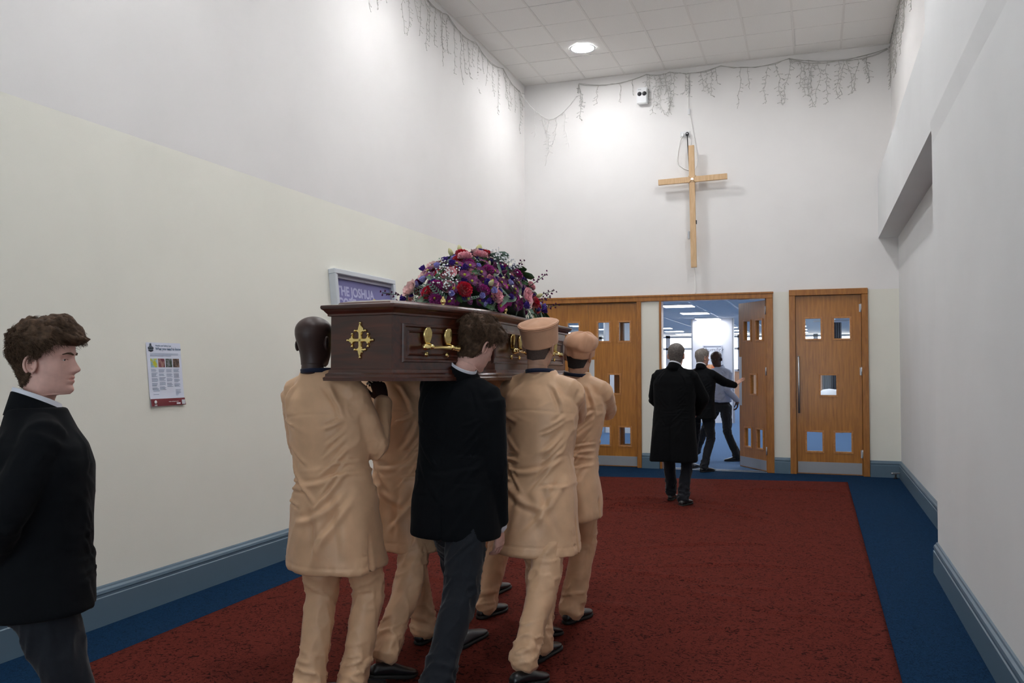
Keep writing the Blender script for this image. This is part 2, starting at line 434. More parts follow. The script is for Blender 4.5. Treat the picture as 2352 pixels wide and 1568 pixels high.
# flatten pivots so that the leaf is the part
def flatten(piv):
    bpy.context.view_layer.update()
    par = piv.parent; M = par.matrix_world.inverted() @ piv.matrix_world
    for ch in list(piv.children):
        B = ch.matrix_basis.copy(); ch.parent = par; ch.matrix_parent_inverse = Matrix(); ch.matrix_basis = M @ B
    bpy.data.objects.remove(piv)
flatten(h); flatten(h2)
boxo('door_stop', -4.2, -2.59, .09, .12, 2.50, 2.555, OAKF, d1); boxo('door_stop', -2.62, -2.59, .09, .12, 0, 2.5, OAKF, d1)
# shared head casing over doors 1 and 2
hd = empty('trim_2', (0, YB, 0)); tag(hd, kind='structure')
boxo('head_casing', -4.27, -.585, -.035, .16, 2.55, 2.64, OAKF, hd, .006); boxo('head_lip', -4.28, -.575, -.045, -.02, 2.615, 2.645, OAKF, hd, .005)

# door 2: the open pair
d2 = empty('door_2', (0, YB, 0)); tag(d2, kind='structure')
frame_piece(d2, -2.25, -2.215, 0, 2.55); frame_piece(d2, -.68, -.585, 0, 2.55, depth=.035)
boxo('door_stop', -.70, -.68, .05, .07, 0, 2.55, OAKF, d2)
h = empty('leaf_pivot', (-.69, .06, 0)); h.parent = d2; h.rotation_euler = (0, 0, R_(-55))
leaf(h, .765, pair_panes(.765, 1), plate=(-.763, -.69, .95, 1.70), hinges=True); flatten(h)
h = empty('leaf_pivot', (-2.27, .20, 0)); h.parent = d2; h.rotation_euler = (0, 0, R_(-8))
leaf(h, .765, pair_panes(.765, 1)); flatten(h)
boxo('threshold_strip', -2.21, -.69, -.01, .02, 0, .006, STEEL, d2)
boxo('threshold_strip', -2.21, -.69, .13, .16, 0, .006, STEEL, d2)

# door 3: single closed door on the right
d3 = empty('door_3', (0, YB, 0)); tag(d3, kind='structure')
frame_piece(d3, -.36, -.275, 0, 2.575, .035); frame_piece(d3, .615, .70, 0, 2.575, .035); frame_piece(d3, -.36, .70, 2.575, 2.66, .04)
h = empty('leaf_pivot', (.61, .02, 0)); h.parent = d3
w = .88; o3 = .61
leaf(h, w, [(a-o3, b-o3, c, d) for a, b, c, d in ((-.143, .073, 1.947, 2.245), (.247, .464, 1.947, 2.245), (.056, .275, 1.136, 1.427), (-.138, .079, .331, .613), (.246, .467, .331, .613))],
     h=2.57, kick=.18, bar=(-.235-o3, .88, 1.70), hinges=True); flatten(h)

for q in ((-.28, -.25, 0, 2.55), (.595, .62, 0, 2.55), (-.28, .62, 2.55, 2.58)): boxo('door_stop', q[0], q[1], .07, .10, q[2], q[3], OAKF, d3)
# little door stop on the floor by the right corner
ds = empty('door_stop', (1.02, 12.95, 0)); tag(ds, 'small steel door stop on the blue carpet in the right corner', 'door stop')
V, F = tube([(.06, 0, .075), (.0, -.03, .075), (-.05, -.06, .075)], [.012, .012, .016], 10); pydata('stem', V, F, STEEL, ds)
V, F = lathe([(.0, 0), (.03, 0), (.028, .012), (.012, .02), (.012, .075), (.0, .08)], 14); pydata('base', V, F, BLACK, ds)

# ------------------------------------------------------------------ hall beyond the doors
HZ = 2.86
tag(boxo('ceiling', -12.5, 6, YB+.16, 37.4, HZ, HZ+.1, mat('hall_ceiling', (.80, .79, .77), rough=.9, var=.08, vscale=60, spec=.1)), kind='structure')
hc = bpy.data.objects['ceiling.001']
for x in (-8.2, -5.9, -3.85, -2.42, -1.65, .5, 2.6): boxo('grid_bar', x-.02, x+.02, YB+.2, 37, HZ-.006, HZ+.01, WHITEP, hc)
HW = wall_mat('hall_wall_paint', (.82, .82, .84))
tag(boxo('wall_left', -12.7, -12.4, YB, 37.4, 0, HZ, HW), kind='structure'); tag(boxo('wall_right', 5.8, 6.1, YB, 37.4, 0, HZ, HW), kind='structure')
tag(boxo('wall_back', -12.5, 6, YB+.17, YB+.18, 2.7, HZ+.1, HW), kind='structure')
tag(boxo('wall_back', -12.5, -4.8, YB+.17, YB+.3, 0, HZ+.1, HW), kind='structure'); tag(boxo('wall_back', 1.5, 6, YB+.17, YB+.3, 0, HZ+.1, HW), kind='structure')
col = empty('column', (-2.68, 24.1, 0)); tag(col, 'white full-height wall panel in the hall behind the open doorway', 'column')
boxo('panel', -.53, .53, -.1, .1, 0, HZ, HW, col); boxo('edge_strip', -.57, -.53, -.11, .11, 0, HZ, STEEL, col); boxo('edge_strip', .53, .57, -.11, .11, 0, HZ, STEEL, col)
col2 = empty('column', (-4.25, 19.8, 0)); tag(col2, 'white pillar in the hall seen through the closed left doors', 'column')
boxo('panel', -.42, .42, -.1, .1, 0, HZ, HW, col2); boxo('edge_strip', -.46, -.42, -.11, .11, 0, HZ, STEEL, col2)
# far window wall with frames
SKYM = mat('window_daylight', (1, 1, 1), emit=(.93, .97, 1.0), estr=3.2)
bm = bmesh.new(); box(bm, -12.5, 6, 37.0, 37.3, 0, 1.35); 
tag(obj('wall_back', bm, mat('hall_dado', srgb(196, 150, 116), rough=.6)), kind='structure')
for k in range(6):
    x0 = -12+3*k; wv = empty('window_%d' % (k+2), (x0, 37.0, 0)); tag(wv, kind='structure')
    bm = bmesh.new()
    for q in ((0, .09), (1.9, 2.02), (2.91, 3.0)): box(bm, q[0], q[1], -.05, .05, 1.35, HZ)
    for z in (1.37, 2.28, HZ-.07): box(bm, 0, 3, -.05, .05, z-.04, z+.05)
    obj('window_frame', bm, mat('window_frame_grey', (.55, .56, .6), rough=.4), wv)
    for a, b in ((.09, 1.9), (2.02, 2.91)):
        for c, d in ((1.42, 2.24), (2.33, 2.75)): boxo('pane', a, b, .02, .03, c, d, GLASS, wv)
tag(boxo('background_sky', -13, 7, 37.9, 38, 0, 4, SKYM), kind='structure')
# ceiling light panels in the hall
HP = mat('hall_light_panel', (1, 1, 1), emit=(.93, .94, 1.0), estr=HALL_PANEL)
bm = bmesh.new(); box(bm, -.33, .33, -.3, .3, -.03, 0); fm = bpy.data.meshes.new('housing'); bm.to_mesh(fm); bm.free(); fm.materials.append(WHITEP)
bm = bmesh.new(); box(bm, -.31, .31, -.28, .28, -.036, -.03); pm = bpy.data.meshes.new('diffuser'); bm.to_mesh(pm); bm.free(); pm.materials.append(HP)
names = {(3, 1): 'bright ceiling light panel in the hall, nearest of three in the doorway', (3, 2): 'bright ceiling light panel in the hall, middle of three in the doorway', (3, 3): 'bright ceiling light panel in the hall, farthest of three above the white panel'}
ORD = ('first', 'second', 'third', 'fourth', 'fifth', 'sixth', 'seventh', 'eighth')
for i, x in enumerate((-9.1, -7.0, -4.9, -2.75, -.6, 1.55, 3.7)):
    for j in range(8):
        if (i in (0, 6)) and j % 2: continue
        t = empty('ceiling_light', (x, 15.65+2.66*j, HZ-.002))
        tag(t, names.get((i, j), 'bright hall ceiling panel, %s row behind the doors, %s column from the left' % (ORD[j], ORD[i])), 'lamp', 'hall ceiling light panels')
        inst('housing', fm, t); inst('diffuser', pm, t)
vt = empty('air_vent', (-1.45, 22.3, HZ)); tag(vt, 'grey ceiling air vent in the hall near the open door leaf', 'vent')
boxo('vent_frame', -.35, .35, -.3, .3, -.02, 0, WHITEP, vt)
for k in range(6): boxo('slat', -.3, .3, -.25+k*.09, -.21+k*.09, -.03, -.018, GREYP, vt)
# framed word print on the panel
fp = empty('framed_print', (-2.68, 23.99, 1.70)); tag(fp, 'white framed word print hanging on the white hall panel', 'picture')
bm = bmesh.new()
for q in ((-.26, .26, .40, .43), (-.26, .26, -.43, -.40), (-.26, -.23, -.40, .40), (.23, .26, -.40, .40)): box(bm, q[0], q[1], -.03, 0, q[2], q[3])
obj('picture_frame', bm, mat('print_frame', (.62, .63, .68), rough=.4), fp)
boxo('print', -.235, .235, -.012, -.004, -.405, .405, mat('print_paper', (.86, .87, .9), rough=.5), fp)
boxo('image', -.2, .2, -.0135, -.012, -.36, -.10, mat('print_sunset', srgb(228, 96, 40), rough=.5, col2=srgb(240, 190, 140), vscale=6), fp)
def text(name, body, size, m, parent, M, extrude=.0008, offset=0.0, align='LEFT', shear=0.0, spacing=1.0):
    cu = bpy.data.curves.new(name, 'FONT'); cu.body = body; cu.size = size; cu.extrude = extrude; cu.offset = offset; cu.align_x = align; cu.shear = shear
    cu.space_character = spacing; cu.resolution_u = 3; cu.materials.append(m)
    t = bpy.data.objects.new('tmp', cu); C.objects.link(t); me = bpy.data.meshes.new_from_object(t.evaluated_get(bpy.context.evaluated_depsgraph_get()))
    bpy.data.objects.remove(t); bpy.data.curves.remove(cu); return inst(name, me, parent, M)
INK = mat('black_ink', (.02, .02, .03), rough=.6)
text('lettering', 'humility', .155, INK, fp, Matrix.Translation((.04, -.0135, .255)) @ Euler((R_(90), 0, 0)).to_matrix().to_4x4(), align='CENTER', shear=.25, offset=-.001)
# curtains, rounded white seat in the hall (seen through the right door)
cu = empty('curtain', (.55, 24.0, 0)); tag(cu, 'grey hall curtain hanging behind the right door glass', 'curtain')
V = []; n = 40
for z in (.0, 2.7):
    for i in range(n): V.append((-.4+.8*i/(n-1)*.62, .05*math.sin(i*1.5), z))
pydata('drape', V, [(i, i+1, n+i+1, n+i) for i in range(n-1)], mat('curtain_cloth', (.12, .13, .15), rough=.9), cu)
boxo('curtain_rail', -.6, .6, -.03, .03, 2.72, 2.76, STEEL, cu)
st = empty('pod_seat', (.30, 21.5, 0)); tag(st, 'white round-topped seat on a disc base behind the right door', 'chair')
V, F = lathe([(.0, .55), (.2, .56), (.29, .66), (.3, .8), (.26, .93), (.15, 1.0), (.0, 1.02)], 20); pydata('shell', V, F, WHITEP, st)
V, F = lathe([(.03, .03), (.03, .56)], 10); pydata('stem', V, F, STEEL, st)
V, F = lathe([(.0, 0), (.3, 0), (.3, .02), (.05, .05), (.0, .05)], 20); pydata('base', V, F, mat('seat_base', (.75, .45, .4), rough=.4), st)

# ------------------------------------------------------------------ red carpet with soft wrinkles
def carpet():
    nx, ny = 90, 300; x0, x1 = -3.612, .382; yn = YF+.3
    X = np.linspace(0, 1, nx); T = np.linspace(0, 1, ny); V = []
    gx, gt = np.meshgrid(X, T); x = x0+(x1-x0)*gx
    yfar = 11.69+.157*(x-x0); y = yn+(yfar-yn)*gt
    p = np.stack([x.ravel()*1.2, y.ravel()*2.4, np.zeros(x.size)], 1)
    n1 = vnoise(p*1.3+3); rid = np.maximum(0, .09-np.abs(n1))/.09
    msk = np.maximum(0, vnoise(p*.35+9)+.15).clip(0, .6)/.6
    z = .008+.016*rid*msk+.002*vnoise(p*3)
    e = np.minimum(np.minimum(gx, 1-gx)*4, np.minimum(gt, 1-gt)*10).ravel(); z = .007+(z-.007)*np.clip(e*4, 0, 1)
    # folds pushed up around the man in the overcoat
    for cx, cy, ang, L, a in ((-1.9, 9.5, .25, .55, .022), (-2.1, 9.9, .35, .5, .018), (-1.75, 9.15, .1, .5, .016), (-1.05, 9.9, -.5, .6, .02), (-.8, 9.3, -.7, .5, .016), (-2.2, 9.2, .2, .45, .016),
                              (-1.0, 7.6, .5, .6, .014), (-.7, 6.9, .3, .5, .012), (-1.1, 6.4, -.2, .5, .012), (-.3, 11.3, .1, .6, .016)):
        dx = x.ravel()-cx; dy = y.ravel()-cy; u = dx*math.cos(ang)+dy*math.sin(ang); v = -dx*math.sin(ang)+dy*math.cos(ang)+.25*u*u
        z = z+1.5*a*np.exp(-(v/.03)**2)*np.exp(-(u/L)**2)
    V = np.stack([x.ravel(), y.ravel(), z], 1); F = [(j*nx+i, j*nx+i+1, (j+1)*nx+i+1, (j+1)*nx+i) for j in range(ny-1) for i in range(nx-1)]
    # folded edge down to the floor
    o = len(V); b = [i for i in range(nx)]+[j*nx+nx-1 for j in range(1, ny)]+[(ny-1)*nx+i for i in range(nx-2, -1, -1)]+[j*nx for j in range(ny-2, 0, -1)]
    W = V[b].copy(); W[:, 2] = 0.0005; V = np.concatenate([V, W]); m = len(b)
    F += [(b[(k+1) % m], b[k], o+k, o+(k+1) % m) for k in range(m)]
    return V, F
V, F = carpet(); rc = pydata('carpet', V, F, RED)
tag(rc, 'wide dark red carpet runner laid over the blue carpet, faintly wrinkled', 'carpet')
# ------------------------------------------------------------------ things on the back wall
PINE = wood_mat('pale_timber', srgb(198, 162, 120), srgb(216, 184, 144), .6, 6, (6, 6, .8))
cr = empty('wooden_cross', (-1.718, YB-.13, 3.953)); tag(cr, 'large plain timber cross hanging on the white back wall', 'cross')
up = boxo('upright', -.042, .042, -.02, .02, -.92, .92, PINE, cr, .003); up.rotation_euler = (0, R_(-.8), 0)
cbm = boxo('crossbeam', -.51, .51, -.024, .018, -.042, .042, PINE, cr, .003); cbm.location = (0, 0, .404); cbm.rotation_euler = (0, R_(-1.2), 0)
bm = bmesh.new()
for s in (-1, 1): tube_mesh_bm(bm, [(-.055*s, -.027, .349), (.055*s, -.027, .459)], .007, 6)
obj('lashing', bm, mat('twine', srgb(200, 170, 130), rough=.8), cr)
V, F = lathe([(.0, -.012), (.016, -.006), (.018, 0), (.012, .01), (.0, .012)], 12)
pydata('centre_light', V+np.array((0, -.042, .404)), F, mat('led_glow', (1, 1, 1), emit=(.75, .8, 1.0), estr=4), cr)
bm = bmesh.new(); box(bm, -.075, -.045, -.01, .03, -.49, -.37); bevel(bm, .006); obj('battery_box', bm, mat('grey_box', (.45, .47, .5), rough=.5), cr)
bm = bmesh.new(); box(bm, .045, .06, -.01, .02, -.27, -.21); bevel(bm, .004); obj('clip', bm, BLACK, cr)
bm = bmesh.new(); box(bm, -.02, .02, .02, .122, .2, .3); box(bm, -.02, .02, .02, .122, -.5, -.4); obj('wall_bracket', bm, PINE, cr)

sb = empty('emergency_light', (-2.48, YB, 5.725)); tag(sb, 'white twin-spot box mounted high on the back wall', 'light')
bm = bmesh.new(); box(bm, -.08, .08, -.10, 0, -.125, .125); bevel(bm, .012, 2); obj('housing', bm, WHITEP, sb)
for x in (-.037, .037):
    V, F = lathe([(.0, .004), (.028, .004), (.034, 0), (.034, -.01), (.0, -.01)], 20); M = np.array([[1, 0, 0], [0, 0, -1], [0, 1, 0]])
    pydata('lens', V@M.T+np.array((x, -.10, .025)), F, BLACK, sb)
bm = bmesh.new(); box(bm, -.06, -.01, -.102, -.1, .085, .095); obj('marking', bm, GREYP, sb)

so = empty('wall_socket', (-1.838, YB, 5.085)); tag(so, 'white double wall socket with a white and a black plug', 'socket')
bm = bmesh.new(); box(bm, -.073, .073, -.012, 0, -.043, .043); bevel(bm, .004); obj('face_plate', bm, WHITEP, so)
bm = bmesh.new(); box(bm, -.06, -.015, -.05, -.012, -.04, .015); bevel(bm, .008); obj('plug', bm, WHITEP, so)['label'] = 'white plug'
bm = bmesh.new(); box(bm, .012, .058, -.055, -.012, -.038, .022); bevel(bm, .01, 2); obj('plug', bm, BLACK, so)['label'] = 'black plug'
bm = bmesh.new(); box(bm, .028, .042, -.058, -.054, -.01, .004); obj('fuse_cover', bm, WHITEP, so)

def cable(name, pts, r, m, label):
    # smooth curve through the points
    P = [np.array(p, float) for p in pts]; out = []
    for i in range(len(P)-1):
        p0 = P[max(i-1, 0)]; p1 = P[i]; p2 = P[i+1]; p3 = P[min(i+2, len(P)-1)]
        for t in np.linspace(0, 1, 8, endpoint=False):
            out.append(.5*((2*p1)+(-p0+p2)*t+(2*p0-5*p1+4*p2-p3)*t*t+(-p0+3*p1-3*p2+p3)*t**3))
    out.append(P[-1]); V, F = tube(out, r, 8, hint=(0, 1, 0)); o = pydata(name, V, F, m)
    return tag(o, label, 'cable')
yc = YB-.012
cable('cable', [(-1.80, YB-.06, 5.045), (-1.79, yc-.02, 4.8), (-1.77, yc-.06, 4.5), (-1.765, yc-.08, 4.2), (-1.745, yc-.08, 3.75)], .0075, BLACK, 'black cable running from the socket down behind the cross')
cable('cable', [(-1.875, YB-.05, 5.04), (-1.92, yc, 4.95), (-1.96, yc, 4.68), (-1.88, yc, 4.575), (-1.78, yc, 4.53), (-1.72, yc, 4.535)], .006, WHITEW, 'white cable looping from the socket towards the cross')
cable('cable', [(-1.79, yc, 6.05), (-1.785, yc, 5.75), (-1.785, yc, 5.46), (-1.745, yc, 5.28), (-1.695, yc, 4.95), (-1.65, yc, 4.68), (-1.69, yc, 4.55), (-1.73, yc, 4.54)], .006, WHITEW, 'white cable dropping from the fairy lights to the cross')
cable('cable', [(-1.715, YB-.05, 3.10), (-1.705, yc, 2.95), (-1.70, yc, 2.66)], .009, WHITEW, 'pale cable hanging from the foot of the cross to the door casing')
bm = bmesh.new(); box(bm, -.016, .016, -.03, 0, -.045, .045); bevel(bm, .008); jb = obj('cable_switch', bm, WHITEP); jb.location = (-1.775, YB-.002, 5.42)
tag(jb, 'small white inline switch on the cable above the socket', 'switch')

# ------------------------------------------------------------------ icicle fairy lights along the ceiling edge
def garland(name, label, pts, normal, drops, seed, m=GREYW, sag=.22):
    """pts: pinned points of the main wire; drops: list of (s, length, bushy)"""
    rnd = random.Random(seed); root = empty(name, pts[0]); tag(root, label, 'fairy lights', 'icicle fairy lights')
    o = np.array(pts[0], float); line = []
    for a, b in zip(pts[:-1], pts[1:]):
        a = np.array(a, float)-o; b = np.array(b, float)-o; L = np.linalg.norm(b-a)
        for t in np.linspace(0, 1, 10, endpoint=False):
            p = a+(b-a)*t; p[2] -= sag*L*4*t*(1-t)*.35; line.append(p)
    line.append(np.array(pts[-1], float)-o)
    bm = bmesh.new(); tube_mesh_bm(bm, line, .0045, 5)
    l2 = [p+np.array((rnd.uniform(-.01, .01), rnd.uniform(-.01, .01), rnd.uniform(-.02, .01))) for p in line]
    tube_mesh_bm(bm, l2, .004, 5); obj('main_wire', bm, m, root)
    N = np.array(normal, float); T = np.cross(N, (0, 0, 1))
    for s, L, bushy in drops:
        p = line[min(int(s*(len(line)-1)), len(line)-1)].copy(); bm = bmesh.new()
        n = max(3, int(L/.055)); q = [p]; d = np.zeros(3)
        for k in range(n):
            st = np.array((0, 0, -L/n))+T*rnd.uniform(-.028, .028)+N*rnd.uniform(-.008, .012)
            q.append(q[-1]+st)
        tube_mesh_bm(bm, q, .0027, 4)
        for k in range(1, n+1):
            for r in range(2 if bushy else 1):
                a = rnd.uniform(-1, 1); e = q[k]+T*(.05*a)+np.array((0, 0, -.03*rnd.random()))+N*rnd.uniform(.0, .02)
                tube_mesh_bm(bm, [q[k], (q[k]+e)/2+np.array((0, 0, .008)), e], .0022, 4)
                tube_mesh_bm(bm, [e, e+(e-q[k])*.35], .0038, 4)
        obj('strand', bm, m, root)
    return root
XG = XHI+.02; rnd = random.Random(4)
zc = HC-.03
garland('fairy_lights', 'grey icicle fairy lights hung along the top of the left wall',
        [(XG, 7.4, zc-.1), (XG, 8.3, zc-.02), (XG, 9.15, zc-.02), (XG, 9.95, zc-.02), (XG, 10.9, zc-.03), (XG, 12.0, zc-.03), (XG, 13.0, zc-.12)], (1, 0, 0),
        [(i/34+.01, .25+.45*rnd.random(), rnd.random() < .5) for i in range(34)], 11)
yg = YB-.02
garland('fairy_lights', 'grey icicle fairy lights strung along the top of the back wall',
        [(-3.52, yg, 5.9), (-3.5, yg, zc-.03), (-2.42, yg, zc-.01), (-2.05, yg, zc-.02), (-1.30, yg, zc-.01), (-.32, yg, zc-.02), (1.0, yg, zc-.04)], (0, -1, 0),
        [(.16, .55, True), (.165, .35, True), (.22, .3, False), (.27, .3, False), (.31, .25, False), (.345, .4, True), (.36, .45, True), (.39, .6, True), (.42, .3, True), (.44, .62, True), (.46, .6, True), (.47, .3, True), (.5, .62, True),
         (.52, .55, True), (.55, .3, True), (.57, .35, True), (.6, .3, True), (.62, .35, True), (.64, .4, True), (.66, .25, True), (.72, .6, False), (.74, .3, False), (.79, .55, True), (.81, .6, True), (.84, .65, True), (.86, .4, True), (.88, .68, True), (.89, .6, True), (.91, .6, True), (.94, .5, True), (.97, .4, True)], 12)
garland('fairy_lights', 'second grey icicle string doubled over the right end of the back wall',
        [(-.33, yg-.01, zc-.03), (.35, yg-.01, zc-.14), (1.0, yg-.01, zc-.05)], (0, -1, 0),
        [(.15, .5, True), (.25, .45, True), (.5, .55, True), (.55, .5, True), (.7, .45, True), (.8, .35, True)], 15)
garland('fairy_lights', 'white icicle fairy light string drooping across the far left corner',
        [(XG, 12.75, 5.96), (-4.15, yg, 5.62), (-3.95, yg, 5.52), (-3.55, yg, 5.85)], (0, -1, 0),
        [(.25, .4, False), (.42, .35, False), (.5, .5, False), (.62, .75, False), (.75, .45, False), (.85, .6, False)], 13, WHITEW, .3)
garland('fairy_lights', 'grey icicle fairy lights bunched along the top of the right wall',
        [(1.02, 13.0, zc-.04), (1.02, 12.2, zc-.03), (1.02, 11.4, zc-.02), (1.02, 10.6, zc-.02), (1.02, 9.6, zc-.03)], (-1, 0, 0),
        [(i/26+.01, .3+.4*rnd.random(), True) for i in range(26)], 14)

# ------------------------------------------------------------------ notice poster and framed sign on the left wall
WT = math.atan2(XLO-XHI, ZP)
def wall_frame(y, z):     # local x along +y (to the right when facing the wall), y up the wall, z out into the room
    ex = Vector((0, 1, 0)); ey = Vector((-math.sin(WT), 0, math.cos(WT))); ez = ex.cross(ey)
    return Matrix(((ex.x, ey.x, ez.x, wall_x(z)), (ex.y, ey.y, ez.y, y), (ex.z, ey.z, ez.z, z), (0, 0, 0, 1)))
po = empty('notice_poster'); po.matrix_world = wall_frame(4.78, 1.508); tag(po, 'white safety law notice with a dark red foot on the left wall', 'poster')
PW, PH = .165, .218
def flat(name, x0, x1, y0, y1, z, m, parent=po, th=.0006): return boxo(name, x0, x1, y0, y1, z, z+th, m, parent)
nx, ny = 8, 14; V = []
for j in range(ny+1):
    for i in range(nx+1):
        x = -PW+2*PW*i/nx; y = -PH+2*PH*j/ny; lift = .004+.010*max(0, (-y-.1)/.13)**2*(.6+.6*abs(x)/PW)
        V.append((x, y-.012*max(0, -x)*(1 if j == 0 else 0), lift))
F = [(j*(nx+1)+i, j*(nx+1)+i+1, (j+1)*(nx+1)+i+1, (j+1)*(nx+1)+i) for j in range(ny) for i in range(nx)]
o = len(V); V += [(x, y, z-.0012) for x, y, z in V]; F += [tuple(k+o for k in f[::-1]) for f in F]
pydata('paper', V, F, mat('notice_paper', (.70, .74, .86), rough=.5), po)
DR = mat('notice_red', srgb(112, 22, 34), rough=.5); PI = mat('notice_ink', srgb(70, 100, 128), rough=.6); PG = mat('notice_grey', srgb(130, 146, 172), rough=.6)
V = [(x, y, z+.0012) for (x, y, z) in [(-PW+2*PW*i/8, -PH-.012*max(0, PW-2*PW*i/8)*(1 if y == -PH else 0)*0+(y+PH), 0) for y in (-PH, -PH+.05) for i in range(9)]]
V = [(x, y, .0065+.010*max(0, (-y-.1)/.13)**2*(.6+.6*abs(x)/PW)) for x, y, z in V]
pydata('foot_band', V, [(i, i+1, i+10, i+9) for i in range(8)], DR, po, smooth=False)
zt = .0048; I4 = lambda x, y, z=zt: Matrix.Translation((x, y, z))
text('lettering', 'Health and Safety Law', .017, PI, po, I4(-.08, .192), .0003); text('lettering', 'What you need to know', .0265, PI, po, I4(-.08, .167), .0003, offset=.0004, spacing=.93)
bm = bmesh.new()   # small heraldic crest
for x, y, r in ((-.125, .185, .016), (-.142, .18, .010), (-.108, .18, .010), (-.125, .205, .009), (-.14, .165, .008), (-.11, .165, .008), (-.125, .165, .012)):
    V, F = lathe([(.0, .0006), (r, .0004), (r, 0), (.0, 0)], 10); add_vf(bm, V+np.array((x, y, zt)), F)
obj('crest', bm, mat('crest_ink', srgb(60, 70, 84), rough=.6), po)
for k in range(3): flat('text_line', -.135, .135-(.07 if k == 2 else 0), .144-.008*k-.0025, .144-.008*k, zt, PG)
pics = [((150, 190, 210), (196, 196, 40)), ((112, 40, 62), (160, 120, 110)), ((52, 70, 52), (120, 124, 130)), ((70, 54, 46), (130, 104, 90))]
for k, (a, b) in enumerate(pics): flat('picture', -.135+.071*k, -.135+.071*k+.062, .048, .108, zt, mat('notice_picture_%d' % k, srgb(*a), rough=.5, col2=srgb(*b), vscale=45, contrast=(.42, .58)))
bm = bmesh.new(); rn = random.Random(2)
for k in range(4):
    y = .035
    for bl in range(5 if k < 2 else 4):
        for q in range(rn.randint(3, 5)):
            box(bm, -.135+.071*k, -.135+.071*k+rn.uniform(.04, .06), y-.0022, y, zt, zt+.0005); y -= .0062
        y -= .007
obj('text_columns', bm, PG, po)
bm = bmesh.new()
for k in range(5): box(bm, .085, .085+(.05, .045, .05, .03, .02)[k], -.112-.009*k, -.1095-.009*k, .006, .0066)
for k in range(2): box(bm, -.13, -.13+(.06, .05)[k], -.115-.024*k, -.1125-.024*k, .006, .0066)
obj('text_columns', bm, PG, po)
NW = mat('notice_white', (.8, .8, .82), rough=.5)
V, F = lathe([(.006, .0006), (.012, .0006), (.012, 0), (.006, 0)], 16); V = np.array([(v[0]-.128, v[1]-.19, v[2]+.0175) for v in V]); pydata('logo', V, F, NW, po)
text('lettering', 'HSE', .014, NW, po, I4(-.141, -.217, .019), .0003, offset=.0005)
text('lettering', 'Health and Safety Executive', .0085, NW, po, I4(-.005, -.194, .0185), .0003); flat('web_box', .07, .108, -.211, -.200, .019, NW); flat('blank_square', .122, .155, -.213, -.182, .0195, mat('notice_square', (.62, .64, .68), rough=.5))

sg = empty('framed_sign'); sg.matrix_world = wall_frame(7.65, 2.047); tag(sg, 'purple lightbox sign in a silver frame behind the coffin', 'sign')
SW, SH = .62, .44; ALU = mat('silver_frame', (.60, .635, .68), rough=.4, metal=.25)
bm = bmesh.new()
for q in ((-SW, SW, SH-.05, SH), (-SW, SW, -SH, -SH+.05), (-SW, -SW+.05, -SH+.05, SH-.05), (SW-.05, SW, -SH+.05, SH-.05)): box(bm, q[0], q[1], q[2], q[3], 0, .075)
bevel(bm, .006); obj('sign_frame', bm, ALU, sg)
bm = bmesh.new()
for q in ((-SW+.05, SW-.05, SH-.085, SH-.05), (-SW+.05, SW-.05, -SH+.05, -SH+.07), (-SW+.05, -SW+.06, -SH+.07, SH-.085), (SW-.06, SW-.05, -SH+.07, SH-.085)): box(bm, q[0], q[1], q[2], q[3], 0, .045)
obj('inner_lip', bm, mat('sign_lip', (.28, .27, .33), rough=.5), sg)
boxo('sign_panel', -SW+.05, SW-.05, -SH+.05, SH-.05, 0, .022, mat('sign_purple', srgb(116, 114, 168), rough=.5, var=.05, vscale=3), sg)
SL = mat('sign_lettering', srgb(176, 176, 210), rough=.5)
text('lettering', 'THE JOSHUA', .127, SL, sg, I4(-.53, .20, .0225), .0006, offset=.0045, spacing=1.0); text('lettering', 'COPE', .146, SL, sg, I4(-.53, .072, .0225), .0006, offset=.0045, spacing=.92)

# ------------------------------------------------------------------ coffin
MAHO = wood_mat('dark_mahogany', srgb(48, 19, 11), srgb(82, 35, 20), .28, 5, (.7, 7, 7), coat=.5)
MAHO2 = wood_mat('dark_mahogany_trim', srgb(56, 25, 16), srgb(86, 40, 26), .28, 5, (.7, 7, 7), coat=.5)
cf = empty('coffin', (-1.945, 3.422, 1.494)); cf.rotation_euler = (R_(-.49), 0, R_(-5.44))
tag(cf, 'dark mahogany coffin with gold handles carried on the bearers\' shoulders', 'coffin')
UMAX = 2.2
def outline(g):      # half outline grown by g; local x right, y forward
    pts = [(.165, 0), (.225, .22), (.275, .46), (.302, .66), (.305, .76), (.288, .95), (.13, UMAX)]
    R = [(x+g, y+(-g if i == 0 else (g if i == len(pts)-1 else 0))) for i, (x, y) in enumerate(pts)]
    return R+[(-x, y) for x, y in R[::-1]]
def prism(name, sect, m, top_inset=None):
    """sect: list of (grow, z)"""
    rings = [np.array([(x, y, z) for x, y in outline(g)]) for g, z in sect]
    V, F = loft(rings); return pydata(name, V, F, m, cf, smooth=False)
prism('body', [(0, .03), (0, .305)], MAHO)
prism('base_moulding', [(.024, 0), (.026, .014), (.018, .020), (.018, .030), (.008, .038), (.006, .052), (-.004, .056)], MAHO2)
prism('lid', [(.006, .296), (.012, .298), (.012, .306), (.022, .318), (.024, .322), (.034, .33), (.036, .338), (.034, .346), (.0, .352), (-.02, .353), (-.028, .362), (-.075, .372), (-.08, .370)], MAHO2)
def side_point(s, u):     # point and outward normal on the body side
    pts = [(.165, 0), (.225, .22), (.275, .46), (.302, .66), (.305, .76), (.288, .95), (.13, UMAX)]
    for a, b in zip(pts[:-1], pts[1:]):
        if a[1] <= u <= b[1]:
            t = (u-a[1])/(b[1]-a[1]); d = Vector((b[0]-a[0], b[1]-a[1])).normalized()
            return Vector((s*(a[0]+(b[0]-a[0])*t), u, 0)), Vector((s*d.y, -d.x*1, 0)), Vector((s*d.x, d.y, 0))
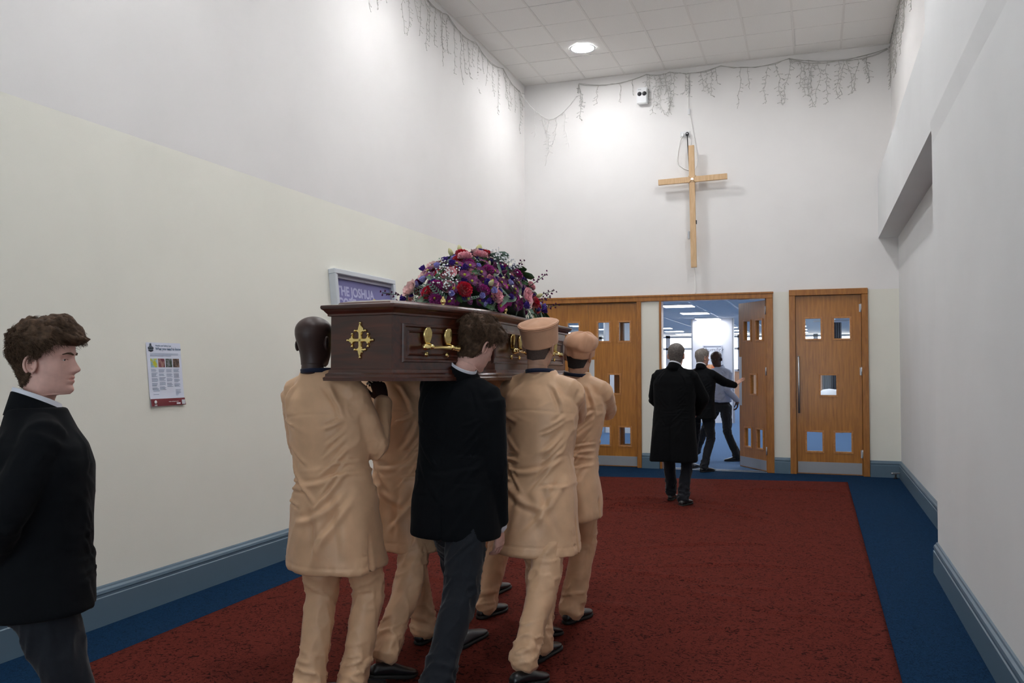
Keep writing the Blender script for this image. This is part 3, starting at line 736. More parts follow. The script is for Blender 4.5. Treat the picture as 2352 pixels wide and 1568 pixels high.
def side_M(s, u, z, off=0):
    p, n, t = side_point(s, u); t = t if s > 0 else -t
    p = p+n*off; up = Vector((0, 0, 1))
    return Matrix(((t.x, up.x, n.x, p.x), (t.y, up.y, n.y, p.y), (t.z, up.z, n.z, z), (0, 0, 0, 1)))
def panel(s, u0, u1):
    bm = bmesh.new(); us = np.linspace(u0, u1, 7); z0, z1 = .085, .262
    def strip(ua, ub, za, zb, o):
        for a, b in zip(ua, ub): pass
    def P(u, z, off):
        p, n, t = side_point(s, u); return bm.verts.new((p.x+n.x*off, p.y+n.y*off, z))
    prof = [(0, -.001), (.004, .010), (.012, .010), (.018, .004), (.03, .003), (.036, .008), (.042, .002)]
    # nested loops following the side, raised moulding then recessed field
    loops = []
    for ins, off in prof:
        uu = np.linspace(u0+ins, u1-ins, 7); lo = [P(u, z0+ins, off) for u in uu]; hi = [P(u, z1-ins, off) for u in uu[::-1]]; loops.append(lo+hi)
    for A, B in zip(loops[:-1], loops[1:]):
        n = len(A)
        for i in range(n): bm.faces.new((A[i], A[(i+1) % n], B[(i+1) % n], B[i]))
    L = loops[-1]; n = len(L)//2
    for i in range(n-1): bm.faces.new((L[i], L[i+1], L[-2-i], L[-1-i]))
    bmesh.ops.recalc_face_normals(bm, faces=bm.faces[:])
    return obj('side_panel', bm, MAHO, cf)
PAN = [(.06, .56), (.72, 1.38), (1.46, 2.12)]
for s in (1, -1):
    for a, b in PAN: panel(s, a, b)
# handles: two fluted back plates, a bar with knobs, two small rosettes
def handle_meshes():
    bm = bmesh.new(); n = 9
    for sx in (0,):
        # shield plate with flutes
        V = []; rows = [(-.012, .006), (0, .012), (.015, .019), (.035, .024), (.052, .023), (.064, .016), (.072, .005)]
        for z, hw in rows:
            for i in range(n):
                t = i/(n-1)*2-1; V.append((sx+hw*t, z, .014+.006*(1-t*t)+.0035*math.cos(i*math.pi)+.006*(z/.07)))
        m = len(V); V += [(x, y, .004) for x, y, z in V]; F = []
        for j in range(len(rows)-1):
            for i in range(n-1): F.append((j*n+i, j*n+i+1, (j+1)*n+i+1, (j+1)*n+i)); F.append((m+j*n+i, m+(j+1)*n+i, m+(j+1)*n+i+1, m+j*n+i+1))
            F += [(j*n, (j+1)*n, m+(j+1)*n, m+j*n), (j*n+n-1, m+j*n+n-1, m+(j+1)*n+n-1, (j+1)*n+n-1)]
        add_vf(bm, V, F, smooth=True)
    plate = bpy.data.meshes.new('back_plate'); bm.to_mesh(plate); bm.free()
    bm = bmesh.new()
    prof = [(-.13, .001), (-.127, .012), (-.112, .017), (-.10, .011), (-.094, .013), (-.085, .008), (.085, .008), (.094, .013), (.10, .011), (.112, .017), (.127, .012), (.13, .001)]
    V, F = tube([(x, -.020, .04) for x, r in prof], [r for x, r in prof], 12, cap=False); add_vf(bm, V, F)
    for sx in (-.072, .072):
        V, F = tube([(sx, -.004, .012), (sx, -.012, .034), (sx, -.02, .046)], [.011, .010, .013], 10); add_vf(bm, V, F)
    bar = bpy.data.meshes.new('handle_bar'); bm.to_mesh(bar); bm.free()
    bm = bmesh.new()
    for sx in (0,):
        V, F = lathe([(.0, .016), (.010, .014), (.013, .008), (.010, .003), (.0, .002)], 12); add_vf(bm, V+np.array((sx, -.052, 0)), F)
    ros = bpy.data.meshes.new('rosette'); bm.to_mesh(ros); bm.free()
    for me in (plate, bar, ros): me.materials.append(BRASS)
    return plate, bar, ros
plate, bar, ros = handle_meshes()
for s in (1, -1):
    for u in (.265, 1.05, 1.80):
        M = side_M(s, u, .175, .004); hb = inst('handle', bar, cf, M)
        for q in (-.072, .072): inst('back_plate', plate, hb, Matrix.Translation((q, 0, 0))); inst('rosette', ros, hb, Matrix.Translation((q, 0, 0)))
# budded cross on the head end
def budded():
    bm = bmesh.new()
    def arm(dx, dz, L):
        ax = np.array((dx, 0, dz), float); sd = np.array((dz, 0, -dx), float)
        prof = [(.0, .010), (.026, .0085), (.036, .012), (.040, .026), (.046, .028), (.047, .016), (.056, .013), (L-.012, .007), (L, .001)]
        rings = []
        for t, hw in prof:
            c = ax*t; rings.append(np.array([c+sd*hw-np.array((0, .002, 0)), c+sd*hw*.6-np.array((0, .009, 0)), c-sd*hw*.6-np.array((0, .009, 0)), c-sd*hw-np.array((0, .002, 0)), c-sd*hw, c+sd*hw]))
        V, F = loft(rings); add_vf(bm, V, F, smooth=False)
        for q in (sd*.028+ax*.043, -sd*.028+ax*.043, ax*L):
            V, F = lathe([(.0, -.007), (.006, -.004), (.007, 0), (.006, .004), (.0, .007)], 8); add_vf(bm, V+q-np.array((0, .004, 0)), F)
    for d in ((0, 1), (0, -1)): arm(*d, .078)
    for d in ((1, 0), (-1, 0)): arm(*d, .068)
    bmesh.ops.recalc_face_normals(bm, faces=bm.faces[:])
    o = obj('cross_ornament', bm, BRASS, cf); o.location = (0, -.001, .185); return o
budded()
# lid screws with petalled bases
for x, y in ((.20, .40), (.24, 1.02), (-.20, .40), (-.24, 1.02), (.17, 1.62), (-.17, 1.62)):
    bm = bmesh.new(); V, F = lathe([(.0, .0), (.012, 0), (.010, .012), (.006, .018), (.011, .026), (.014, .034), (.011, .044), (.005, .05), (.007, .055), (.0, .06)], 12); add_vf(bm, V, F)
    for k in range(6):
        a = k*math.pi/3; V, F = lathe([(.0, 0), (.011, 0), (.009, .006), (.0, .008)], 8); add_vf(bm, V*np.array((1.2, 1.2, 1))+np.array((.022*math.cos(a), .022*math.sin(a), 0)), F)
    o = obj('lid_screw', bm, BRASS, cf); o.location = (x, y, .351)
# ------------------------------------------------------------------ flower spray on the lid
fs = empty('flower_spray'); fs.matrix_world = cf.matrix_world if False else Matrix.Translation((-1.945, 3.422, 1.494)) @ cf.rotation_euler.to_matrix().to_4x4() @ Matrix.Translation((0, 1.15, .372))
tag(fs, 'large mixed flower spray of pinks, purples and reds on the coffin lid', 'flowers')
def fm_(name, a, b, rough=.55): return mat(name, srgb(*a), rough=rough, col2=srgb(*b), vscale=60, contrast=(.3, .7), sheen=.2, spec=.3)
M_RED = fm_('petal_red', (176, 14, 38), (214, 30, 60)); M_PINK = fm_('petal_pink', (236, 160, 172), (246, 190, 198)); M_BLUSH = fm_('petal_blush', (232, 188, 184), (240, 206, 200))
M_MAG = fm_('petal_magenta', (150, 20, 112), (178, 40, 138)); M_PLUM = fm_('petal_plum', (96, 24, 84), (122, 36, 104)); M_VIO = fm_('petal_violet', (58, 30, 120), (88, 56, 160)); M_LAV = fm_('petal_lavender', (156, 148, 214), (184, 178, 228))
M_DPL = fm_('petal_dark_plum', (70, 12, 58), (92, 22, 76)); M_WHT = fm_('petal_white', (232, 232, 236), (246, 246, 246)); M_CRM = fm_('bud_cream', (214, 206, 160), (190, 196, 130))
M_YEL = fm_('daisy_eye', (176, 172, 46), (140, 150, 40)); M_LEAF = mat('leaf_green', srgb(40, 74, 36), rough=.4, var=.35, vscale=30); M_LEAF2 = mat('leaf_grey_green', srgb(104, 128, 112), rough=.5, var=.2, vscale=30)
M_DARK = mat('foliage_dark', srgb(30, 50, 30), rough=.6, var=.4, vscale=30)
def petal(L, W, cup, n=4, m=5, base=.15, tip=.6, ruff=0.0, ph=0.0):
    """petal along +x rising by cup; returns V,F"""
    V = []
    for i in range(n+1):
        t = i/n; w = W*(base+(1-base)*math.sin(min(1, t*1.25)*math.pi*.5))*(1-(max(0, t-.75)/.25)**2*(1-tip))
        for j in range(m):
            s = j/(m-1)*2-1
            V.append((L*t, w*s*.5, cup*L*t*t+.25*W*s*s*t*.6+ruff*math.sin(s*7+ph)*t*t))
    F = [(i*m+j, i*m+j+1, (i+1)*m+j+1, (i+1)*m+j) for i in range(n) for j in range(m-1)]
    return np.array(V), F
def rot(V, rz=0, ry=0):
    c, s = math.cos(ry), math.sin(ry); V = V@np.array(((c, 0, s), (0, 1, 0), (-s, 0, c))).T
    c, s = math.cos(rz), math.sin(rz); return V@np.array(((c, -s, 0), (s, c, 0), (0, 0, 1))).T
def mk(name, build, mats):
    bm = bmesh.new(); build(bm); me = bpy.data.meshes.new(name); bm.to_mesh(me); bm.free()
    for m in mats: me.materials.append(m)
    return me
def rose(bm, R=.034):
    k = 0
    for ring, (cnt, r0, L, el) in enumerate(((3, .002, .016, 1.45), (4, .004, .022, 1.25), (5, .006, .029, 1.0), (6, .007, .036, .7), (7, .008, .040, .35))):
        for q in range(cnt):
            V, F = petal(L, L*1.25, .25, tip=.75); V = rot(V, 0, -el); V[:, 2] -= .0; V = rot(V+np.array((r0, 0, 0)), q*2*math.pi/cnt+ring*.7)
            add_vf(bm, V, F)
def carnation(bm):
    for ring, (cnt, L, el) in enumerate(((5, .022, 1.45), (7, .028, 1.15), (9, .034, .8), (11, .036, .45), (12, .034, .1))):
        for q in range(cnt):
            V, F = petal(L, L*.9, .1, m=7, tip=.95, ruff=.0035, ph=q*1.7+ring); V = rot(V, 0, -el+.12*math.sin(q*2.1)); add_vf(bm, rot(V, q*2*math.pi/cnt+ring*.5), F)
def daisy(bm):
    for ring, (cnt, L, el) in enumerate(((17, .034, .18), (13, .028, .42))):
        for q in range(cnt):
            V, F = petal(L, .0085, .05, n=3, m=3, tip=.6); add_vf(bm, rot(rot(V, 0, -el), q*2*math.pi/cnt+ring*.2), F)
    V, F = lathe([(.0, .012), (.005, .011), (.008, .008), (.008, .002), (.0, .001)], 10); add_vf(bm, V, F, 1)
def lisi(bm):
    for ring, (cnt, L, el) in enumerate(((4, .030, 1.2), (5, .034, .85))):
        for q in range(cnt):
            V, F = petal(L, .028, .2, tip=.8, ruff=.002); add_vf(bm, rot(rot(V, 0, -el), q*2*math.pi/cnt+ring*.5), F)
    V, F = lathe([(.0, .014), (.004, .012), (.004, .0), (.0, 0)], 6); add_vf(bm, V, F, 1)
def bud(bm):
    V, F = lathe([(.0, -.012), (.006, -.008), (.011, .004), (.010, .016), (.005, .026), (.0, .03)], 8); add_vf(bm, V, F)
    V, F = lathe([(.0, -.03), (.003, -.03), (.003, -.012), (.008, -.006), (.006, .002), (.0, 0)], 6); add_vf(bm, V, F, 1)
def leafm(bm, L=.09, W=.035):
    V, F = petal(L, W, .25, n=6, m=5, base=.1, tip=.1); V[:, 2] += .12*np.abs(V[:, 1]); add_vf(bm, V, F)
def sprig(bm):
    rn = random.Random(5); tube_mesh_bm(bm, [(0, 0, -.02), (.004, 0, .05), (.012, 0, .12)], .002, 5, 1)
    for k in range(9):
        z = .03+.095*k/8; a = k*2.4; p = np.array((.006+.012*math.cos(a)+.008*z/.12, .012*math.sin(a), z))
        for q in range(4):
            V, F = petal(.014-.0006*k, .012, .2, n=2, m=3, tip=.7); add_vf(bm, rot(rot(V, 0, -.7), q*1.57+k)+p, F)
def gyp(bm):
    rn = random.Random(6)
    for k in range(26):
        p = np.array((rn.gauss(0, .032), rn.gauss(0, .032), .01+rn.random()*.05))
        tube_mesh_bm(bm, [(0, 0, -.03), p*.6+np.array((0, 0, -.008)), p], .0007, 3, 1)
        V, F = lathe([(.0, -.003), (.0050, -.001), (.0054, .002), (.0, .0045)], 5); add_vf(bm, V+p, F)
def fern(bm):
    for k in range(9):
        t = k/8
        for s in (-1, 1):
            V, F = petal(.035*(1-t*.6), .010, .1, n=3, m=3, base=.2, tip=.2); V = rot(V, s*1.0)+np.array((.11*t, 0, .02*t)); add_vf(bm, V, F)
KINDS = [('rose', rose, [M_PINK]), ('rose', rose, [M_BLUSH]), ('rose', rose, [M_RED]), ('carnation', carnation, [M_RED]), ('carnation', carnation, [M_PINK]), ('carnation', carnation, [M_MAG]),
         ('chrysanthemum', daisy, [M_PLUM, M_YEL]), ('chrysanthemum', daisy, [M_MAG, M_YEL]), ('lisianthus', lisi, [M_VIO, M_CRM]), ('lisianthus', lisi, [M_LAV, M_CRM]), ('bud', bud, [M_CRM, M_LEAF]), ('bud', bud, [M_DPL, M_LEAF]),
         ('stock_sprig', sprig, [M_DPL, M_LEAF]), ('gypsophila', gyp, [M_WHT, M_LEAF2]), ('leaf', leafm, [M_LEAF]), ('leaf', leafm, [M_LEAF2]), ('fern_sprig', fern, [M_LEAF2]), ('stock_sprig', sprig, [M_PLUM, M_LEAF])]
MESH = [mk(n, f, m) for n, f, m in KINDS]
AX, AY, AZ = .30, .62, .33
def place(k, a, e, s=1.0, out=0.0, sp=0.0, tilt=0.0):
    """a: azimuth round the mound (0 = +x right, 90 = forward), e: 0 rim .. 1 crown"""
    a = R_(a); c = math.cos(e*math.pi/2); sn = math.sin(e*math.pi/2)
    p = Vector((AX*c**1.2*math.cos(a), AY*c**1.2*math.sin(a), AZ*sn**1.1+.02)); nrm = Vector((math.cos(a)*c/AX, math.sin(a)*c/AY, sn/AZ+.15)).normalized()
    p += nrm*(out-.012)
    q = Vector((0, 0, 1)).rotation_difference(nrm).to_matrix().to_4x4()
    M = Matrix.Translation(p) @ q @ Euler((tilt, 0, sp)).to_matrix().to_4x4() @ Matrix.Diagonal((s, s, s, 1))
    inst(KINDS[k][0], MESH[k], fs, M)
# leafy core
th = 20; V = []; rings = []
for i in range(9):
    e = i/8*math.pi/2; rings.append(np.array([((AX*.72)*math.cos(e)*math.cos(a)*(1+.06*math.sin(5*a+i)), AY*.80*math.cos(e)*math.sin(a)*(1+.05*math.cos(7*a+i)), .004+AZ*.74*math.sin(e)) for a in np.linspace(0, 2*math.pi, th, endpoint=False)]))
rings[-1] = rings[-1]*np.array((.05, .05, 1)); V, F = loft(rings); pydata('foliage_core', V, F, M_DARK, fs)
rn = random.Random(21)
# feature blooms on the side towards the camera (azimuth about -120 .. 60)
F_ = [(3, -52, .16, 1.35), (0, 2, .17, 1.25), (1, -108, .16, 1.3), (3, 18, .12, 1.1), (3, -82, .72, 1.15), (4, -62, .62, 1.3), (4, -40, .70, 1.3), (5, 8, .45, 1.2), (2, 90, .93, 1.1), (3, 40, .90, 1.3), (2, -150, .12, 1.1), (4, 30, .34, 1.0),
      (6, -50, .48, 1.15), (6, -38, .40, 1.15), (6, -58, .34, 1.15), (6, -36, .56, 1.1), (6, -46, .27, 1.1), (6, -28, .30, 1.15), (6, -24, .44, 1.1), (6, -68, .5, 1.0), (6, -100, .40, 1.1), (6, -110, .5, 1.1), (6, -92, .32, 1.0), (6, 0, .33, 1.2), (6, 10, .26, 1.1), (6, -10, .24, 1.0), (6, 140, .8, 1.1), (6, 180, .86, 1.1), (6, -60, .86, 1.1), (6, -20, .84, 1.1),
      (8, -90, .52, 1.1), (8, -72, .46, 1.1), (8, -4, .06, 1.1), (8, -118, .07, 1.2), (8, -120, .42, 1.1), (8, -160, .70, 1.2), (8, -140, .78, 1.1), (8, 60, .98, 1.2), (8, 30, .58, 1.1), (8, 46, .10, 1.4), (8, 36, .05, 1.3), (8, -30, .88, 1.1), (9, -34, .17, 1.1), (9, -88, .42, 1.1), (9, -66, .1, 1.0), (9, 56, .14, 1.0),
      (13, -78, .38, 1.0), (13, -72, .26, 1.1), (13, -66, .17, 1.0), (13, -4, .58, 1.2), (13, 2, .50, 1.1), (13, -14, .64, 1.1), (13, 14, .66, 1.0)]
for k, a, e, s in F_: place(k, a+rn.uniform(-3, 3), e, s*.92, .012, rn.uniform(0, 6), rn.uniform(-.2, .2))
for i in range(230):
    k = rn.choices([0, 1, 3, 4, 5, 6, 7, 8, 9, 11, 12, 10], [1, 1, 2, 1, 1.5, 6, 2, 4.5, 1, 1.5, .5, 1])[0]
    place(k, rn.uniform(0, 360), rn.random()**.8*.98, rn.uniform(.85, 1.15), rn.uniform(-.03, .004), rn.uniform(0, 6), rn.uniform(-.3, .3))
for i in range(210):
    k = rn.choices([3, 5, 6, 7, 8, 9, 14, 16, 15, 0], [1, 1, 5, 1.5, 4, .7, 4, 3, 1.5, .6])[0]; place(k, rn.choice((rn.uniform(-150, 60), rn.uniform(-70, 30))), rn.uniform(.02, .75), rn.uniform(.8, 1.1), rn.uniform(-.03, -.004), rn.uniform(0, 6), rn.uniform(-.4, .3))
for i in range(46): place(rn.choice([14, 14, 15, 16]), rn.uniform(0, 360), rn.random()*.9, rn.uniform(.6, 1.0), 0.0, rn.uniform(0, 6), rn.uniform(-.9, .2))
for i in range(26): place(rn.choice([14, 16, 16]), i*14+rn.uniform(-5, 5), .02+.06*rn.random(), rn.uniform(.8, 1.2), .0, rn.uniform(0, 6), rn.uniform(-.9, -.2))
for k, a, e, s in ((17, 24, .33, 1.0), (12, 30, .22, .9), (12, 60, .08, 1.0), (12, -125, .12, 1.0), (17, -132, .06, 1.0), (12, -140, .08, 1.0), (12, -150, .03, 1.1), (17, 66, .16, 1.0)): place(k, a, e, s, .02, rn.uniform(0, 6), rn.uniform(-.3, .3))
for k, a, e, s in ((10, 60, .97, 1.5), (10, 120, .97, 1.6), (10, -120, .8, 1.4), (10, -130, .72, 1.3), (10, -34, .24, 1.3), (10, 24, .2, 1.2), (10, 50, .1, 1.2), (10, -40, .9, 1.2)): place(k, a, e, s, .03, 0, rn.uniform(-.5, .5))
for k, a, e, s, t in ((14, 34, .62, 1.3, -.5), (14, 42, .56, 1.3, -.8), (15, 20, .86, 1.4, -.9), (15, 30, .84, 1.3, -1.1), (14, 44, .12, 1.6, -.3), (14, 52, .06, 1.6, -.4), (15, 30, .02, 1.3, .3)): place(k, a, e, s, .02, R_(rn.uniform(-30, 30)), t)
# ------------------------------------------------------------------ people
def skin_mat(name, a, rough=.5): return mat(name, srgb(*a), rough=rough, var=.08, vscale=30, bump=.06, bscale=320, sss=.08, spec=.4)
SK_DARK = skin_mat('skin_deep', (62, 44, 40), .42); SK_BROWN = skin_mat('skin_brown', (150, 112, 88)); SK_TAN = skin_mat('skin_tan', (184, 142, 118)); SK_FAIR = skin_mat('skin_fair', (214, 168, 154)); SK_PINK = skin_mat('skin_ruddy', (206, 160, 142))
SK_ESP = skin_mat('skin_espresso', (72, 48, 42), .45)
def cloth(name, col, **k):
    kw = dict(rough=.75, var=.05, vscale=14, bump=.18, bscale=420, sheen=.2, spec=.3); kw.update(k); return mat(name, col, **kw)
TAN = cloth('tan_cotton', srgb(220, 177, 139), sheen=.12, rough=.46, spec=.5, bump=.1); TANH = cloth('tan_felt', srgb(206, 158, 126), bump=.3)
NAVY = cloth('navy_trim', srgb(24, 32, 56)); SUIT = cloth('black_suit', (.0045, .0053, .0068), rough=.88, spec=.12, sheen=.03); COAT = cloth('black_overcoat', (.0048, .0052, .006), rough=.95, spec=.1, sheen=.03)
GREYT = cloth('charcoal_trousers', (.013, .015, .020), rough=.8, spec=.2); BLKT = cloth('black_trousers', (.012, .013, .016)); SHIRT = cloth('pale_blue_shirt', srgb(176, 186, 208), bump=.1); WSHIRT = cloth('white_shirt', srgb(222, 222, 230), bump=.1)
SHOE = mat('black_leather', (.012, .012, .014), rough=.32, bump=.08, bscale=150, coat=.15); SOLE = mat('shoe_sole', (.01, .01, .01), rough=.7)
SHOE2 = mat('grey_black_leather', (.05, .052, .058), rough=.38)
LIP = {}
EYEW = mat('eye_white', (.62, .58, .55), rough=.25); EYEI = mat('eye_iris', (.03, .02, .015), rough=.15)
H_BROWN = mat('brown_hair', srgb(84, 64, 49), rough=.7, var=.35, vscale=60, spec=.2); H_BUZZ = mat('black_buzz_hair', srgb(36, 30, 28), rough=.8, var=.3, vscale=200, bump=.5, bscale=500); H_BUZZ2 = mat('faded_buzz_hair', srgb(84, 66, 58), rough=.8, var=.25, vscale=200, bump=.5, bscale=500)
H_GREY = mat('grey_hair', srgb(132, 126, 120), rough=.55, var=.3, vscale=70); H_DGREY = mat('dark_grey_hair', srgb(92, 86, 82), rough=.6, var=.35, vscale=70)
GLS = mat('glasses_frame', (.02, .02, .022), rough=.3)

_hz = np.array([0, .012, .03, .05, .075, .10, .12, .14, .165, .19, .21, .225, .232, .235])
_yf = np.array([.086, .096, .098, .098, .096, .094, .090, .095, .094, .083, .062, .036, .014, .001])
_yb = np.array([.062, .064, .068, .074, .084, .095, .103, .108, .107, .095, .073, .046, .020, .001])
_w = np.array([.034, .046, .056, .062, .067, .070, .072, .0755, .078, .0745, .062, .040, .018, .001])
_wb = np.array([.0555, .056, .057, .0585, .062, .0675, .0725, .077, .080, .0765, .0635, .041, .018, .001])
_px = np.array([.62, .68, .76, .84, .9, .94, .97, 1, 1, 1, 1, 1, 1, 1])      # <1: narrower front
NT = 96
_t = np.linspace(-1, 1, NT, endpoint=False); TH = math.pi*(_t*.55+.45*np.sign(_t)*np.abs(_t)**2.2)   # denser at the front
def head_base():
    zf = np.linspace(-.03, .20, 231); kr = np.exp(-(np.arange(-15, 16)/6.0)**2); kr /= kr.sum()
    sm = lambda a: np.convolve(np.pad(np.interp(zf, _hz, a), 15, mode='edge'), kr, 'valid')
    S5 = [sm(a) for a in (_yf, _yb, _w, _px, _wb)]; zt = .160
    zs = np.concatenate([np.linspace(0, .02, 7)[:-1], np.linspace(.02, zt, 44)[:-1], zt+(.235-zt)*np.sin(np.linspace(0, math.pi/2, 22))])
    rows = []
    for z in zs:
        q_ = math.sqrt(max(1e-4, 1-(max(0, z-zt)/(.2352-zt))**2)); yf, yb, w, p, wb = (np.interp(min(z, zt), zf, a) for a in S5); yf, yb, w, wb = yf*q_, yb*q_, w*q_, wb*q_
        s, c = np.sin(TH), np.cos(TH); w = w+(wb-w)*sstep(.55, -.15, c); x = w*np.sign(s)*np.abs(s)**np.where(c > 0, 1/p, .95); y = np.where(c > 0, yf*np.abs(c)**.92, -yb*np.abs(c)**.85)
        y = y-.004
        rows.append(np.stack([x, y, np.full(NT, z)], 1))
    neck = []
    for z, rf, rb, wf, wb in ((-.002, .072, .062, .040, .0555), (-.004, .048, .062, .050, .0555), (-.008, .036, .0622, .053, .0556), (-.02, .031, .063, .0555, .0562), (-.04, .031, .067, .0575, .0582), (-.06, .035, .072, .061, .062), (-.085, .043, .078, .065, .066), (-.11, .055, .085, .074, .075), (-.13, .066, .092, .088, .090)):
        s, c = np.sin(TH), np.cos(TH); w = wf+(wb-wf)*sstep(.55, -.15, c); neck.append(np.stack([w*s, np.where(c > 0, rf*c, rb*c)-.004, np.full(NT, z)], 1))
    return neck[::-1], rows
def head_detail(V, nose=1.0, fat=1.0):
    x, y, z = V.T; fr = sstep(.03, .07, y); g = lambda a, s: np.exp(-(a/s)**2)
    ax = np.abs(x); d = np.zeros(len(V))
    sx = np.interp(z, [.07, .08, .09, .13], [.016, .0165, .0135, .009]); nz = np.interp(z, [.066, .074, .080, .088, .105, .13, .142], [0, .010, .023, .0265, .016, .006, 0])
    d += nose*nz*g(x, sx)*fr
    d -= .005*g(ax-.031, .014)*g(z-.121, .011)*fr; d += .0045*g(ax-.03, .026)*g(z-.141, .008)*fr; d += .004*g(ax-.05, .018)*g(z-.095, .02)*fr
    d += .0036*g(x, .019)*g(z-.045, .0065)*fr+.0036*g(x, .020)*g(z-.0585, .006)*fr-.004*g(x, .022)*g(z-.0518, .0025)*fr-.004*g(x, .02)*g(z-.032, .006)*fr+.006*g(x, .02)*g(z-.013, .012)*fr
    V = V.copy(); V[:, 1] += d; V[:, 0] *= fat
    return V
def ear(side):
    x = .073*side; parts = []
    th = np.linspace(-.35*math.pi, 1.35*math.pi, 15); pts = []
    for a in th: pts.append((x+side*(.004+.014*(.5+.5*math.cos(a))), -.016-.0165*math.cos(a), .100+.029*math.sin(a)))
    # a runs from lower front over the back and top: helix rim
    parts.append(tube(pts, .0048, 8, hint=(1, 0, 0)))
    rings = []
    for k, (r, dx) in enumerate(((.2, -.022), (1, -.012), (1, -.003), (.8, -.001), (.6, -.006), (.2, -.008))):
        a = np.linspace(0, 2*math.pi, 16, endpoint=False); rings.append(np.stack([x+side*(dx+.006+.012*(.5+.5*r*np.cos(a))), -.014-.0155*r*np.cos(a), .099+.0275*r*np.sin(a)], 1))
    parts.append(loft(rings))
    parts.append(tube([(x+side*.003, -.010, .080), (x+side*.004, -.009, .073), (x+side*.003, -.008, .069)], [.007, .0065, .004], 8))
    return join(parts)
HN, HR = head_base()
def blob_hand(curl, spread=1.0, thumb=(-.55, .72, -.35)):
    """right hand: wrist at origin, fingers +y, palm -z, thumb on -x"""
    P = []
    th = np.linspace(0, 2*math.pi, 14, endpoint=False)
    R = []
    for y, rx, rz in ((-.05, .027, .021), (-.02, .027, .019), (.01, .033, .018), (.04, .040, .016), (.07, .042, .0135), (.088, .039, .011)):
        R.append(np.stack([rx*np.cos(th), np.full(14, y), rz*np.sin(th)], 1))
    P.append(loft(R))
    for i, (x, y, L, r) in enumerate(((-.031, .082, .073, .0088), (-.0105, .088, .082, .009), (.0105, .085, .076, .0087), (.030, .076, .060, .0078))):
        a = 0; p = np.array((x*.95, y-.02, 0)); pts = [p]; rad = [r*1.05]; dx = (x*1.2)*spread
        cur = [(c+random.uniform(-4, 4)) for c in curl]
        for f, l in ((0, .02), (cur[0], L*.45), (cur[1], L*.32), (cur[2], L*.25)):
            a += R_(f); d = np.array((dx, math.cos(a), -math.sin(a))); d /= np.linalg.norm(d); p = p+d*l; pts.append(p); rad.append(r*(1-.07*len(rad)))
        P.append(tube(pts, rad, 10))
    p = np.array((-.022, .012, -.004)); d = np.array(thumb)/np.linalg.norm(thumb); pts = [p]; rad = [.0135]
    for k, l in enumerate((.042, .034, .026)):
        p = p+d*l; pts.append(p); rad.append((.0115, .0105, .0085)[k]); d = d*.8+np.array((.10, .42, -.12))*(1+curl[0]/90); d /= np.linalg.norm(d)
    P.append(tube(pts, rad, 10))
    V, F = join(P); me = remesh(V, F, .0034, 3)
    V = mverts(me); F = [tuple(p.vertices) for p in me.polygons]; bpy.data.meshes.remove(me)
    return V, F
HANDS = {'relaxed': blob_hand((22, 32, 22)), 'flat': blob_hand((6, 8, 6), 1.6), 'grip': blob_hand((38, 48, 30))}

# torso profiles: (z, half width, half depth, y offset)
TUNIC = [(.585, .232, .172, -.012), (.60, .236, .176, -.012), (.75, .218, .165, -.012), (.90, .205, .158, -.01), (1.0, .190, .148, -.005), (1.10, .182, .138, 0), (1.2, .192, .142, 0), (1.32, .205, .142, .0), (1.40, .198, .128, -.004), (1.465, .150, .10, -.008), (1.515, .098, .084, -.014), (1.548, .076, .078, -.014)]
JACKET = [(.785, .218, .155, -.012), (.80, .222, .158, -.012), (.92, .212, .154, -.01), (1.05, .196, .142, -.004), (1.15, .196, .138, 0), (1.25, .208, .142, 0), (1.34, .215, .140, 0), (1.41, .205, .124, -.004), (1.465, .152, .098, -.008), (1.512, .100, .084, -.014), (1.54, .078, .076, -.016)]
OVERC = [(.485, .258, .20, -.015), (.50, .262, .204, -.015), (.75, .246, .19, -.012), (.95, .236, .178, -.008), (1.1, .23, .168, 0), (1.25, .236, .166, 0), (1.36, .238, .156, 0), (1.43, .215, .13, -.004), (1.48, .155, .10, -.008), (1.522, .102, .086, -.014), (1.55, .078, .076, -.016)]
SHIRTP = [(.96, .178, .135, 0), (.98, .186, .142, .004), (1.05, .192, .148, .008), (1.15, .192, .142, .006), (1.25, .198, .140, .004), (1.34, .202, .134, 0), (1.41, .192, .118, -.004), (1.465, .145, .094, -.008), (1.512, .094, .080, -.012), (1.54, .072, .072, -.012)]
BODYP = [(.80, .15, .10, -.01), (.95, .15, .105, -.005), (1.1, .14, .10, 0), (1.25, .155, .105, 0), (1.36, .165, .10, 0), (1.42, .14, .085, -.006), (1.47, .085, .068, -.012), (1.51, .062, .06, -.014)]

